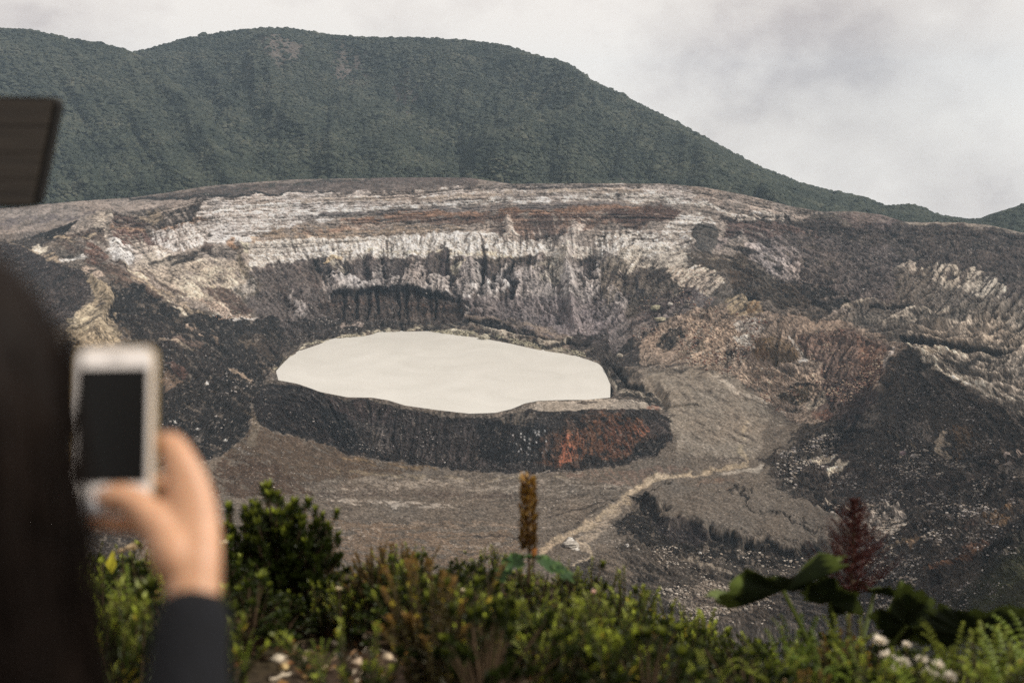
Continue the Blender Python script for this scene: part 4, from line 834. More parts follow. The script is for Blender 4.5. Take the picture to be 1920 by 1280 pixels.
# ------------------------------------------------------------------ forested mountains
def mountain(name, sky, base, Ysky, Ybase, nu, nv, relief, seed, x0, x1, prof=1.0, cols3=('39443a', '46503f', '5d5550')):
    tt = np.linspace(x0, x1, nu)                       # picture columns
    spx = np.array([p[0] for p in sky]); spy = np.interp(tt, spx, [p[1] for p in sky])
    Ys = np.interp(tt, [p[0] for p in Ysky], [p[1] for p in Ysky])
    bpx = [p[0] for p in base]; bpy_ = np.interp(tt, bpx, [p[1] for p in base]); Yb_ = np.interp(tt, [p[0] for p in Ybase], [p[1] for p in Ybase])
    t_s, s_s = ts(tt, spy); t_b, s_b = ts(tt, bpy_)
    zs = s_s*Ys; zb = s_b*Yb_
    f = np.linspace(0, 1, nv)[:, None]
    Y = Yb_*(1-f)+Ys*f; Z = zb*(1-f)+zs*(f**prof); X = (t_b*Yb_)*(1-f)+(t_s*Ys)*f
    ppx, ppy = proj(X, Y, Z)
    H = relief(ppx, ppy, X, Y, Z, f)
    H = .62*H*smooth01(f/.06)*smooth01((1-f)/.16)
    n1_, n2_, n3_ = normals(X, Y, Z); X = X+n1_*H; Y2 = Y+n2_*H; Z = Z+n3_*H
    tq = X/Y2; o_ = np.argsort(t_s); lim = np.interp(tq, t_s[o_], s_s[o_])-.02*(1-f)**1.5; over = Z/Y2-lim; Z = np.where(over > 0, Y2*(lim-.0*over), Z)
    # back side
    nb = 14; g = np.linspace(0, 1, nb+1)[1:, None]
    Xb = X[-1]*(1+.25*g); Yb2 = Y2[-1]+800*g; Zb = Z[-1]-(200*g**1.4)
    bare = np.zeros_like(X)
    XX = np.concatenate([X, Xb]); YY = np.concatenate([Y2, Yb2]); ZZ = np.concatenate([Z, Zb])
    P_x = np.concatenate([ppx, ppx[-1:]*np.ones((nb, 1))]); P_y = np.concatenate([ppy, ppy[-1:]*np.ones((nb, 1))])
    q = np.arange(XX.size).reshape(XX.shape); qq = np.stack([q[:-1, :-1], q[:-1, 1:], q[1:, 1:], q[1:, :-1]], -1).reshape(-1, 4)
    return XX, YY, ZZ, P_x, P_y, qq
def rel_main(px, py, X, Y, Z, f):
    h = 26*fbm(X/420, Y/420, 61, 4)
    h += 34*ridged((px-960)/95+fbm(px/150, py/100, 64)*.9+(py/260)*np.sign(px-620)*.8, py/420, 66, 3)
    h += 13*ridged((px-960)/34+(py/120)*np.clip((px-620)/400, -1, 1.2), py/190, 68, 3)
    def rid(pts, hh, wd):
        m = np.zeros(px.shape)
        for a, b in zip(pts[:-1], pts[1:]):
            dx, dy = b[0]-a[0], b[1]-a[1]; k_ = np.clip(((px-a[0])*dx+(py-a[1])*dy)/(dx*dx+dy*dy), 0, 1)
            m = np.maximum(m, np.clip(1-np.hypot(px-a[0]-k_*dx, py-a[1]-k_*dy)/wd, 0, 1))
        return hh*m*m*(3-2*m)
    h += rid([(1000,105),(1060,170),(1080,240),(1000,270),(940,310)], 75, 80)
    h += rid([(1080,120),(1180,230),(1330,320),(1450,370)], 40, 60)
    h += rid([(520,60),(500,150),(540,230),(620,300)], 45, 60)
    h -= rid([(640,90),(760,180),(830,270)], 60, 90)
    h -= rid([(1060,230),(1120,300),(1200,340)], 45, 50)
    return h
def rel_left(px, py, X, Y, Z, f):
    h = 20*fbm(X/300, Y/300, 161, 4)+30*ridged((px)/90-(py/150), py/300, 166, 3)+7*ridged(px/36-py/70, py/150, 167, 3)
    return h
M_forest_floor = mat_attr('forest_slope', grain=.35, scale=.09, bump=.8, dist=4)
mts = []
skyM = [(-400,120),(0,118),(200,112),(262,98),(300,88),(350,73),(400,66),(450,58),(500,54),(550,56),(600,65),(650,70),(700,72),(760,72),(820,75),(880,78),(940,86),(980,97),(1010,108),(1035,113),(1062,121),(1085,137),(1110,155),(1150,172),(1200,199),(1250,223),(1300,250),(1350,277),(1400,305),(1450,328),(1500,346),(1560,362),(1620,373),(1645,384),(1700,410),(1800,440),(2300,600)]
A = mountain('mountain', skyM, [(-400,404),(400,354),(700,342),(850,342),(900,344),(960,350),(1000,356),(1200,366),(1400,392),(1600,425),(1800,470),(2300,640)], [(-400,2900),(500,2900),(1000,2700),(1200,2500),(1500,2250),(1700,2100),(2300,2000)], [(-400,1900),(900,1880),(1200,1800),(1500,1720),(2300,1650)], 620, 150, rel_main, 1, -400, 1760, 1.25); mts.append(('mountain', A, 'far'))
B = mountain('spur', [(-400,60),(-100,52),(0,55),(60,58),(120,73),(180,82),(230,93),(280,118),(340,170),(400,235),(460,290),(520,326),(600,345)], [(-400,400),(0,392),(120,380),(250,372),(400,350),(520,340),(600,352)], [(-400,2500),(250,2500),(400,2150),(600,1950)], [(-400,1800),(600,1880)], 300, 120, rel_left, 2, -400, 590, 1.15); mts.append(('hill', B, 'far'))
C = mountain('low', [(1440,420),(1520,402),(1600,392),(1640,391),(1665,389),(1690,385),(1720,388),(1733,392),(1745,400),(1765,406),(1800,411),(1860,416),(1960,440)], [(1400,430),(2000,470)], [(1400,1950),(2000,1950)], [(1400,1560),(2000,1500)], 220, 50, lambda px, py, X, Y, Z, f: 7*fbm(X/90, Y/90, 31, 3), 3, 1440, 1960, 1.0); mts.append(('hill', C, 'near'))
D = mountain('right', [(1790,430),(1830,423),(1850,414),(1880,398),(1920,386),(1980,370),(2100,350),(2320,340)], [(1790,445),(1920,460),(2320,520)], [(1790,1750),(2320,1650)], [(1790,1560),(2320,1300)], 200, 50, lambda px, py, X, Y, Z, f: 6*fbm(X/90, Y/90, 35, 3), 4, 1800, 2320, 1.0); mts.append(('hill', D, 'near'))
E = mountain('distant', [(1700,414),(1760,411),(1800,411),(1830,413),(1870,415),(2000,420)], [(1700,440),(2000,440)], [(1700,4300),(2000,4300)], [(1700,3900),(2000,3900)], 60, 12, lambda px, py, X, Y, Z, f: 5*fbm(X/200, Y/200, 39, 2), 5, 1700, 2000, 1.0); mts.append(('ridge', E, 'haze'))
def crown_mesh(seed, sub=2):
    V, F = rock_mesh(seed, sub, 1.0); V = V/np.linalg.norm(V, axis=1, keepdims=True)
    V = V*(1+.5*fbm(V[:, 0]*2.3+seed, V[:, 1]*2.3+V[:, 2]*2.9, seed+5, 3)[:, None]); V[:, 2] = np.where(V[:, 2] < -.3, -.3, V[:, 2])*.8
    return V, F
m, nt, b = mat_new('forest_crown')
oi = N(nt, 'ShaderNodeObjectInfo'); g = N(nt, 'ShaderNodeNewGeometry'); n_ = N(nt, 'ShaderNodeTexNoise', Scale=.012, Detail=6); nt.links.new(g.outputs['Position'], n_.inputs['Vector'])
ad = N(nt, 'ShaderNodeMath', operation='MULTIPLY_ADD'); nt.links.new(oi.outputs['Random'], ad.inputs[0]); ad.inputs[1].default_value = .26; ad.inputs[2].default_value = -.02
ad2 = N(nt, 'ShaderNodeMath', operation='MULTIPLY_ADD'); nt.links.new(n_.outputs['Fac'], ad2.inputs[0]); ad2.inputs[1].default_value = .95; nt.links.new(ad.outputs[0], ad2.inputs[2])
r_ = ramp(nt, [(.22, (.014, .018, .015)), (.48, (.031, .037, .030)), (.7, (.052, .057, .044)), (.92, (.09, .088, .068))]); nt.links.new(ad2.outputs[0], r_.inputs[0])
sx_ = N(nt, 'ShaderNodeSeparateXYZ'); nt.links.new(g.outputs['Position'], sx_.inputs[0]); mrz = N(nt, 'ShaderNodeMapRange'); mrz.inputs[1].default_value = -100; mrz.inputs[2].default_value = 130; mrz.inputs[3].default_value = .55; mrz.inputs[4].default_value = 0; nt.links.new(sx_.outputs[2], mrz.inputs[0])
mg = N(nt, 'ShaderNodeMix', data_type='RGBA', blend_type='MULTIPLY'); mg.inputs[7].default_value = (1.0, 1.05, .93, 1); nt.links.new(mrz.outputs[0], mg.inputs[0]); nt.links.new(r_.outputs[0], mg.inputs[6])
nt.links.new(mg.outputs[2], b.inputs['Base Color']); b.inputs['Roughness'].default_value = .9; b.inputs['Specular IOR Level'].default_value = .1
M_crown = m
crown_objs = []
for i in range(4):
    V, F = crown_mesh(i+40); crown_objs.append((V, F))
# crowns are geometry-node instances of lumpy crown meshes on points spread over the slopes
def forest(name, pts, scl, label):
    me = bpy.data.meshes.new(name+'_points'); me.vertices.add(len(pts)); me.vertices.foreach_set('co', np.asarray(pts, np.float32).ravel())
    a = me.attributes.new('sc', 'FLOAT', 'POINT'); a.data.foreach_set('value', scl.astype(np.float32))
    o = link(name, me, None); tag(o, label, 'forest', kind='stuff')
    ng = bpy.data.node_groups.new(name+'_scatter', 'GeometryNodeTree')
    ng.interface.new_socket('Geometry', in_out='INPUT', socket_type='NodeSocketGeometry'); ng.interface.new_socket('Geometry', in_out='OUTPUT', socket_type='NodeSocketGeometry')
    gi = ng.nodes.new('NodeGroupInput'); go = ng.nodes.new('NodeGroupOutput'); j = ng.nodes.new('GeometryNodeJoinGeometry')
    for i, cm in enumerate(CROWN_ME):
        sep = ng.nodes.new('GeometryNodeSeparateGeometry'); rv = ng.nodes.new('FunctionNodeRandomValue'); rv.data_type = 'INT'; rv.inputs['Min'].default_value = 0 if 'Min' in rv.inputs else 0
        # integer random 0..3 compared with i
        rv.inputs[4].default_value = 0; rv.inputs[5].default_value = len(CROWN_ME)-1
        cmpn = ng.nodes.new('FunctionNodeCompare'); cmpn.data_type = 'INT'; cmpn.operation = 'EQUAL'; cmpn.inputs[3].default_value = i
        ng.links.new(rv.outputs[2], cmpn.inputs[2]); ng.links.new(gi.outputs[0], sep.inputs[0]); ng.links.new(cmpn.outputs[0], sep.inputs['Selection'])
        ip = ng.nodes.new('GeometryNodeInstanceOnPoints'); ng.links.new(sep.outputs[0], ip.inputs['Points'])
        tr = ng.nodes.new('GeometryNodeObjectInfo'); tr.inputs['Object'].default_value = cm; ng.links.new(tr.outputs['Geometry'], ip.inputs['Instance'])
        rr = ng.nodes.new('FunctionNodeRandomValue'); rr.data_type = 'FLOAT_VECTOR'; rr.inputs[0].default_value = (0, 0, 0); rr.inputs[1].default_value = (.3, .3, 6.28); ng.links.new(rr.outputs[0], ip.inputs['Rotation'])
        na = ng.nodes.new('GeometryNodeInputNamedAttribute'); na.data_type = 'FLOAT'; na.inputs[0].default_value = 'sc'; ng.links.new(na.outputs[0], ip.inputs['Scale'])
        ng.links.new(ip.outputs[0], j.inputs[0])
    ng.links.new(j.outputs[0], go.inputs[0])
    mo = o.modifiers.new('scatter', 'NODES'); mo.node_group = ng
    return o
# the four source crowns stand as trees of their own at the foot of the mountain
CROWN_ME = []
M_trunk = mat('grey_trunk', '4a433a', .9)
tree_spots = [(1702,386,1940,'round-topped tree on the crest of the low green hill'),(1592,368,2190,'tall thin tree breaking the ridge line just above the low green hill'),(1116,157,2640,'small tree standing clear on the shoulder of the big mountain'),(262,97,2850,'tree in the notch between the two summits')]
for i, (px, py, Y, lab) in enumerate(tree_spots):
    V, F = crown_objs[i]
    root = empty('tree', W(px, py, Y)-Vector((0, 0, 4)), 0, lab, 'tree')
    o = link('crown', mesh_np('crown', V, F), M_crown, root); CROWN_ME.append(o)
    o.scale = (1, 1, 1)
    bm = bmesh.new(); bmesh.ops.create_cone(bm, segments=6, radius1=.5, radius2=.3, depth=6, cap_ends=True)
    for v in bm.verts: v.co.z += 1
    me = bpy.data.meshes.new('trunk'); bm.to_mesh(me); bm.free(); link('trunk', me, M_trunk, root)
    # enlarge by copying vertices to real size
    o2 = o
# real-size crowns for the lone trees, unit crowns are shared as instance sources
src = []
for i, o in enumerate(CROWN_ME):
    V, F = crown_objs[i]; me_unit = mesh_np('crown_unit', V, F); me_unit.materials.append(M_crown)
    V2 = V*np.array([5, 5, 5]) + np.array([0, 0, 5]); me_big = mesh_np('crown', V2, F); me_big.materials.append(M_crown)
    o.data = me_big
    src.append(me_unit)
# geometry nodes need objects: bring the unit meshes in through one hidden-free joined source per kind
CROWN_SRC = []
for i, me_u in enumerate(src):
    o = bpy.data.objects.new('crown_source', me_u); CROWN_SRC.append(o)      # not linked to the scene: only instanced
CROWN_ME = CROWN_SRC
fp = []; fs = []
rg = np.random.default_rng(77)
for nm, (XX, YY, ZZ, Px, Py, qq), kind in mts:
    cc = np.tile(lin('343b30')*.8, (XX.size, 1)); n_v = fbm(Px/30, Py/20, 71, 4).ravel()
    cc = cc*(1+n_v[:, None]*.5)
    bare = np.zeros(XX.size)
    px_, py_ = Px.ravel()+40*fbm(Px.ravel()/30, Py.ravel()/20, 72, 4), Py.ravel()+30*fbm(Px.ravel()/30, Py.ravel()/20, 73, 4)
    if nm == 'mountain':
        bare = np.maximum(bare, np.clip(1.3-np.hypot((px_-530)/34, (py_-105)/36), 0, 1)); bare = np.maximum(bare, .8*np.clip(1.3-np.hypot((px_-655)/30, (py_-120)/45), 0, 1))
        bare = np.maximum(bare, .6*np.clip(1.3-np.hypot((px_-760)/30, (py_-170)/50), 0, 1)); bare = np.maximum(bare, .9*np.clip(1.2-np.hypot((px_-1130)/30, (py_-322)/8), 0, 1))
    bare = np.clip(bare*1.1, 0, .85)
    cc = cc*(1-bare[:, None])+(lin('6f6661')*.7)[None]*bare[:, None]
    if nm == 'mountain':
        pale_ = np.clip(1.3-np.hypot((Px.ravel()-792)/26, (Py.ravel()-298)/5), 0, 1)*(n_v > -.15); cc = cc*(1-pale_[:, None])+(lin('a59a80')*.8)[None]*pale_[:, None]; bare = np.maximum(bare, pale_)
    o = link(nm, mesh_np(nm, np.stack([XX, YY, ZZ], -1).reshape(-1, 3), qq, {'albedo': cc}, smooth=True), M_forest_floor); o['kind'] = 'structure'
    if kind == 'haze': continue
    nper = {'mountain': 105000}.get(nm, 0) or (42000 if XX.shape[1] == 300 else 13000)
    nv_ = XX.shape[0]-14
    i = rg.uniform(0, nv_-1.01, nper); j = rg.uniform(0, XX.shape[1]-1.01, nper)
    # extra crowns on the sky line
    ne = nper//16; i = np.concatenate([i, rg.uniform(nv_-2.5, nv_-1.01, ne)]); j = np.concatenate([j, rg.uniform(0, XX.shape[1]-1.01, ne)])
    i0 = i.astype(int); j0 = j.astype(int); fi = i-i0; fj = j-j0
    def bl(Aa): return (Aa[i0, j0]*(1-fj)+Aa[i0, j0+1]*fj)*(1-fi)+(Aa[i0+1, j0]*(1-fj)+Aa[i0+1, j0+1]*fj)*fi
    bb = bl(bare.reshape(XX.shape)); ok = rg.random(len(i)) > bb*1.05
    Pt = np.stack([bl(XX), bl(YY), bl(ZZ)], -1)[ok]; sc2 = np.exp(rg.normal(0, .35, ok.sum()))*(3.7 if kind == 'far' else 2.9)
    fp.append(Pt); fs.append(sc2)
forest('forest', np.concatenate(fp[:2]), np.concatenate(fs[:2]), 'dark green cloud forest covering the big mountain and its left spur')
forest('woods', np.concatenate(fp[2:]), np.concatenate(fs[2:]), 'dense green woods on the low hills beyond the right rim')
# ------------------------------------------------------------------ thin haze over the crater
bm = bmesh.new(); bmesh.ops.create_cube(bm, size=1)
for v in bm.verts: v.co = Vector((v.co.x*9000, 2600+v.co.y*6400, -100+v.co.z*1000))
me = bpy.data.meshes.new('haze'); bm.to_mesh(me); bm.free()
m = bpy.data.materials.new('haze_air'); m.use_nodes = True; nt = m.node_tree; nt.nodes.clear()
pv = N(nt, 'ShaderNodeVolumePrincipled', Density=HAZE); pv.inputs['Color'].default_value = (.60, .80, 1, 1); pv.inputs['Anisotropy'].default_value = 0.2
oo = N(nt, 'ShaderNodeOutputMaterial'); nt.links.new(pv.outputs[0], oo.inputs['Volume'])
hz = link('haze', me, m); hz['kind'] = 'stuff'; hz['label'] = 'thin bluish haze filling the air over the crater'; hz['category'] = 'haze'
# ================================================================== the viewpoint: ground, plants, sign, person
def gz(x, y):
    x = np.asarray(x, float); y = np.asarray(y, float)
    z = -1.65-.30*np.maximum(y-2.6, 0)-.62*np.maximum(y-5.2, 0)**1.12
    z = z-.30*1.7*smooth01((x-.05)/1.0)*smooth01((y-2.2)/2.2)
    return z+.05*fbm(x*1.3, y*1.3, 800, 4)*np.clip(1.5-abs(x)/20, 0, 1)
gx = np.linspace(-13, 13, 260); gy = np.concatenate([np.linspace(-5, 1.5, 20, endpoint=False), np.linspace(1.5, 6, 130, endpoint=False), np.linspace(6, 13.2, 40)])
X, Y = np.meshgrid(gx, gy); Z = gz(X, Y)+.012*fbm(X*14, Y*14, 801, 3)
cG = lin('40342a')[None]*(1+.5*fbm(X*3, Y*3, 802, 4).ravel()[:, None])
gm = smooth01(fbm(X*1.1, Y*1.1, 803, 3).ravel()*1.5+.4)[:, None]; cG = cG*(1-gm*.6)+lin('30351c')[None]*gm*.6
q = np.arange(X.size).reshape(X.shape); qq = np.stack([q[:-1, :-1], q[:-1, 1:], q[1:, 1:], q[1:, :-1]], -1).reshape(-1, 4)
M_soil = mat_attr('leafy_soil', grain=.4, scale=30, bump=.8, dist=.01)
o = link('hillside', mesh_np('hillside', np.stack([X, Y, Z], -1).reshape(-1, 3), qq, {'albedo': np.clip(cG, .01, .5)}, smooth=True), M_soil); o['kind'] = 'structure'
def mat_leaf(name, trans=.35, rough=.45, spec=.35):
    m, nt, b = mat_new(name)
    a = N(nt, 'ShaderNodeAttribute', attribute_name='albedo'); oi = N(nt, 'ShaderNodeObjectInfo')
    hs = N(nt, 'ShaderNodeHueSaturation'); nt.links.new(a.outputs['Color'], hs.inputs['Color'])
    mr = N(nt, 'ShaderNodeMapRange'); mr.inputs['To Min'].default_value = .75; mr.inputs['To Max'].default_value = 1.25; nt.links.new(oi.outputs['Random'], mr.inputs[0]); nt.links.new(mr.outputs[0], hs.inputs['Value'])
    nt.links.new(hs.outputs[0], b.inputs['Base Color']); b.inputs['Roughness'].default_value = rough; b.inputs['Specular IOR Level'].default_value = spec
    tr = N(nt, 'ShaderNodeBsdfTranslucent'); nt.links.new(hs.outputs[0], tr.inputs[0]); mx_ = N(nt, 'ShaderNodeMixShader'); mx_.inputs[0].default_value = trans
    nt.links.new(b.outputs[0], mx_.inputs[1]); nt.links.new(tr.outputs[0], mx_.inputs[2]); nt.links.new(mx_.outputs[0], nt.nodes['Material Output'].inputs[0])
    return m
M_leaf = mat_leaf('leaf')
M_dull = mat_leaf('thick_leaf', .08, .6, .2)
M_stem = mat('woody_stem', '4a3b2a', .9)
class MB:
    def __init__(s): s.v = []; s.f = []; s.c = []; s.n = 0
    def add(s, V, F, c):
        s.v.append(np.asarray(V, float)); s.f.extend([[i+s.n for i in f] for f in F]); s.c.append(np.tile(np.asarray(c, float), (len(V), 1))); s.n += len(V)
    def leaf(s, P, D, Nn, L, Wd, c, fold=.25):
        D = D/np.linalg.norm(D); S = np.cross(D, Nn); S = S/(np.linalg.norm(S)+1e-9); U = np.cross(S, D)
        a = P; m1 = P+D*L*.5+U*L*-.02; t = P+D*L+U*L*-.12
        l1 = P+D*L*.45+S*Wd*.5+U*Wd*fold; r1 = P+D*L*.45-S*Wd*.5+U*Wd*fold
        s.add([a, l1, t, m1, r1], [[0, 3, 2, 1], [0, 4, 2, 3]], c)
    def tube(s, pts, r0, r1, c, k=4):
        pts = [np.asarray(p, float) for p in pts]; n = len(pts); V = []; 
        for i, p in enumerate(pts):
            d = pts[min(i+1, n-1)]-pts[max(i-1, 0)]; d = d/(np.linalg.norm(d)+1e-9)
            a = np.cross(d, [.3, .9, .1]); a /= np.linalg.norm(a)+1e-9; b_ = np.cross(d, a); r = r0+(r1-r0)*i/(n-1)
            for j in range(k): th = 6.283*j/k; V.append(p+r*(a*math.cos(th)+b_*math.sin(th)))
        F = [[i*k+j, i*k+(j+1) % k, (i+1)*k+(j+1) % k, (i+1)*k+j] for i in range(n-1) for j in range(k)]
        F.append([(n-1)*k+j for j in range(k)]); s.add(V, F, c)
    def mesh(s, name, smooth=False):
        me = bpy.data.meshes.new(name); V = np.concatenate(s.v); me.from_pydata([tuple(v) for v in V], [], s.f)
        at = me.attributes.new('albedo', 'FLOAT_COLOR', 'POINT'); c = np.ones((len(V), 4), np.float32); c[:, :3] = np.clip(np.concatenate(s.c), .003, .85); at.data.foreach_set('color', c.ravel())
        if smooth: me.polygons.foreach_set('use_smooth', [True]*len(me.polygons))
        me.update(); return me
DK, MD, TP, YL, BR = lin('1b230e')*.9, lin('4a591d')*.95, lin('a6b03f'), lin('b5a23a'), lin('6a4a2a')  # dark inner leaves and bright tips carry shade and highlights besides leaf colour
def shoot_shrub(seed, nst=16, spread=.5, nlf=46, ll=.085, lw=.032, tipc=TP, upright=1.0, pal_=(DK, MD)):
    rg = np.random.default_rng(seed); st = MB(); lf = MB()
    for k in range(nst):
        az = rg.uniform(0, 6.283); tilt = rg.uniform(.05, spread); h = rg.uniform(.6, 1.0)
        d = np.array([math.cos(az)*tilt, math.sin(az)*tilt, 1.0]); d /= np.linalg.norm(d)
        bend = rg.normal(0, .06, 3); P = [np.array([math.cos(az)*.04, math.sin(az)*.04, 0])+d*h*u+bend*u*u for u in np.linspace(0, 1, 6)]
        st.tube(P, .010, .005, lin('4a3b2a'))
        for i in range(nlf):
            u = .25+.75*(i/nlf); pi_ = u*5; a = int(min(pi_, 4)); p = P[a]*(1-(pi_-a))+P[a+1]*(pi_-a)
            th = i*2.4+rg.uniform(-.3, .3); out = np.array([math.cos(th), math.sin(th), .0]); dd = out*(1-.45*u)+d*(.4+.7*u*upright)
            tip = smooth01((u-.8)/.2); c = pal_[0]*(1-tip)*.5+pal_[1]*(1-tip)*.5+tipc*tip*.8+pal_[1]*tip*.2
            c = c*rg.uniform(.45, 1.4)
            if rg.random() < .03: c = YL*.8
            lf.leaf(p, dd, np.array([0, 0, 1.0])+rg.normal(0, .2, 3), ll*rg.uniform(.7, 1.2)*(1-.3*u), lw*rg.uniform(.8, 1.2), c)
    return lf, st
def bush(seed, n_cl=70, R=(.5, .42), z0=.35, ls=1.0):
    """dense bush of rounded leaf rosettes on forking stems"""
    rg = np.random.default_rng(seed); st = MB(); lf = MB()
    for k in range(n_cl):
        th = rg.uniform(0, 6.283); ph = rg.uniform(-.75, 1); r = rg.uniform(.5, 1)*(1+.22*math.sin(th*3+seed)+.12*math.sin(ph*9))
        C = np.array([math.cos(th)*math.sqrt(max(0, 1-ph*ph))*R[0]*r, math.sin(th)*math.sqrt(max(0, 1-ph*ph))*R[0]*r, z0+.2+ph*R[1]*r])
        st.tube([np.array([C[0]*.1, C[1]*.1, 0]), np.array([C[0]*.4, C[1]*.4, C[2]*.55]), C], .012, .006, lin('3b2e20'))
        up = C-np.array([0, 0, z0*.6]); up /= np.linalg.norm(up)
        high = smooth01((C[2]-.55)/.4)  # upper rosettes take the bright tips, sunlit tops put into the colour
        for i in range(26):
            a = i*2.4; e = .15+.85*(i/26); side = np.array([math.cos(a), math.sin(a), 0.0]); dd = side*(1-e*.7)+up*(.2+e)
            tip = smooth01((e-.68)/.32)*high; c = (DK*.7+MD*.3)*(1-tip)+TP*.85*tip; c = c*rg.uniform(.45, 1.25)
            lf.leaf(C+up*(e-.6)*.09+side*.01, dd, up+rg.normal(0, .15, 3), rg.uniform(.07, .1)*ls, rg.uniform(.035, .045)*ls, c)
    return lf, st
def sil(px): return float(np.interp(px, [0,180,300,400,430,620,660,700,740,800,850,900,940,1000,1060,1110,1160,1230,1320,1400,1480,1560,1620,1700,1800,1920,2100], [1005,1010,1015,1005,990,1030,1062,1035,1005,1008,1040,1030,1022,1055,1050,1050,1075,1110,1150,1175,1175,1165,1160,1185,1195,1180,1180]))
protos = []
for i in range(6):
    lf, st = shoot_shrub(900+i, nst=[16, 20, 13, 18, 22, 15][i], spread=[.5, .8, .35, .6, .9, .45][i], ll=[.085, .075, .10, .08, .07, .11][i], lw=[.032, .034, .026, .036, .03, .022][i],
        pal_=[(DK, MD), (DK, MD*.8), (DK, MD), (DK*.7+BR*.12, MD*.45+BR*.35), (DK, MD), (DK, MD*1.1)][i], tipc=[TP, TP*.8, TP*1.1, lin('8a6a38'), TP*.9, lin('9aa04a')][i])
    protos.append((lf.mesh('shrub_leaves'), st.mesh('shrub_stems')))
for i in range(4):
    l_, s_ = bush(300+i, [34, 26, 40, 20][i], [(.5,.35),(.42,.45),(.6,.3),(.4,.5)][i], .32, .8); protos.append((l_.mesh('shrub_leaves'), s_.mesh('shrub_stems')))
for a, b_ in protos: a.materials.append(M_leaf); b_.materials.append(M_stem)
rg = np.random.default_rng(4); nplants = 0
GL = ['leafy green shoot shrub in the blurred undergrowth at the crater rim', 'low bushy shrub with yellowish tips in the blurred undergrowth', 'slender upright shrub with narrow leaves in the blurred undergrowth', 'brownish green shrub in the blurred undergrowth', 'low spreading dark shrub in the blurred undergrowth', 'pale tipped narrow leaved shrub in the blurred undergrowth']
LM = [((780,985),'the tallest green shoot'),((990,940),'the orange flower spike'),((520,985),'the big rounded bush'),((1595,1010),'the red plume'),((1460,1090),'the big ruffled leaf'),((1700,1235),'the white flowers'),((680,1270),'the broken stick'),((400,1180),'the navy sleeve'),((1110,1060),'the thin brown green sprig'),((1900,1240),'the lower right corner'),((1250,1270),'the middle of the bottom edge'),((1820,1180),'the right dark leaf'),((240,1040),'the cream flower'),((640,1105),'the whitish oval bloom'),((1000,1170),'the rounded leaves under the spike'),((1330,1200),'the gap left of the big leaf'),((870,1110),'the small whitish bloom')]
SEEN = {}
SZ = lambda H: 'very low' if H < .16 else 'low' if H < .23 else 'mid-sized' if H < .31 else 'tall' if H < .4 else 'very tall'
ADJ = ['green shrub of leafy shoots', 'bushy shrub with yellowish tips', 'slender narrow-leaved shrub', 'brownish green shrub', 'dark spreading shrub', 'pale-tipped narrow-leaved shrub', 'rosette-leaved bush', 'bushy rounded shrub', 'wide leafy bush', 'sparse leafy bush']
def where_(px, py, skip=0):
    d = sorted(LM, key=lambda l: math.hypot(px-l[0][0], (py-l[0][1])*1.4))[skip]; dx, dy = px-d[0][0], py-d[0][1]; n = math.hypot(dx, dy)
    a = math.degrees(math.atan2(dy, dx)) % 360; k_ = int(((a+22.5) % 360)//45)
    w_ = ['right of', 'lower right of', 'below', 'lower left of', 'left of', 'upper left of', 'above', 'upper right of'][k_]
    return ('touching the '+w_.replace(' of', '')+' side of ' if n < 35 and ' of' in w_ else 'close ' if n < 80 else 'further ' if n < 140 else 'far ')+('' if n < 35 and ' of' in w_ else w_+' ')+d[1]
def shrub_label(kind, x, y, z, H):
    px, py = proj(x, y, z+H*.7); lab = SZ(H)+' '+ADJ[kind]+' '+where_(px, py)
    if lab in SEEN: lab = SZ(H)+' '+ADJ[kind]+', '+where_(px, py, 1)
    if lab in SEEN: lab = lab+('')+(', at the back' if y > 4.2 else ', front row' if y < 3.1 else ', middle row')
    for sk in (2, 3, 4):
        if lab in SEEN or ' '.join(lab.split()[1:]) in SEEN or lab.replace(' shrub', '').replace('the ', '') in SEEN: lab = SZ(H)+' '+ADJ[kind]+' '+where_(px, py, sk)
    if len(lab.replace(',', '').split()) > 16: lab = lab.replace(' shrub', '').replace('the ', '')
    if len(lab.split()) > 16: lab = ' '.join(lab.split()[1:])
    SEEN[lab] = 1; return lab
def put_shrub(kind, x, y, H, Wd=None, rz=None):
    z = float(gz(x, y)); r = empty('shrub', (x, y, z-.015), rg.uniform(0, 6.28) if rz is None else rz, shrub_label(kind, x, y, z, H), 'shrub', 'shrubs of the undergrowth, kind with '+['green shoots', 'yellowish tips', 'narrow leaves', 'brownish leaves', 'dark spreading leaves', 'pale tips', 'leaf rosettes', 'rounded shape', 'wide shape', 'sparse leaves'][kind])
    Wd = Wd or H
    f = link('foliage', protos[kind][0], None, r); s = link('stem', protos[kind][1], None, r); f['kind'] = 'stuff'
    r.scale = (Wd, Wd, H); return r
tries = 0
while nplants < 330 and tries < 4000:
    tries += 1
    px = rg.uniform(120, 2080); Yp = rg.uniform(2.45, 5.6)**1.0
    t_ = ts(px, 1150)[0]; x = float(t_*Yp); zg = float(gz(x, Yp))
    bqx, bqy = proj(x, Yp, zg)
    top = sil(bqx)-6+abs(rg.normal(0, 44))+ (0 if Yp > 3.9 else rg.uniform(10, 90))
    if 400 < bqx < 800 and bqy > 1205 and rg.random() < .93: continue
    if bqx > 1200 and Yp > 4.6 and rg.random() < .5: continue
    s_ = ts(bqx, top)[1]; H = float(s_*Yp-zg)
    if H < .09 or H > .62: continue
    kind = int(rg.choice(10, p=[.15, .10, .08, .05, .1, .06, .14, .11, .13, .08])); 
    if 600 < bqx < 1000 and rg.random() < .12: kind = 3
    put_shrub(kind, x, Yp, H, max(.16, min(H*1.0, .42))*rg.uniform(.8, 1.2)); nplants += 1
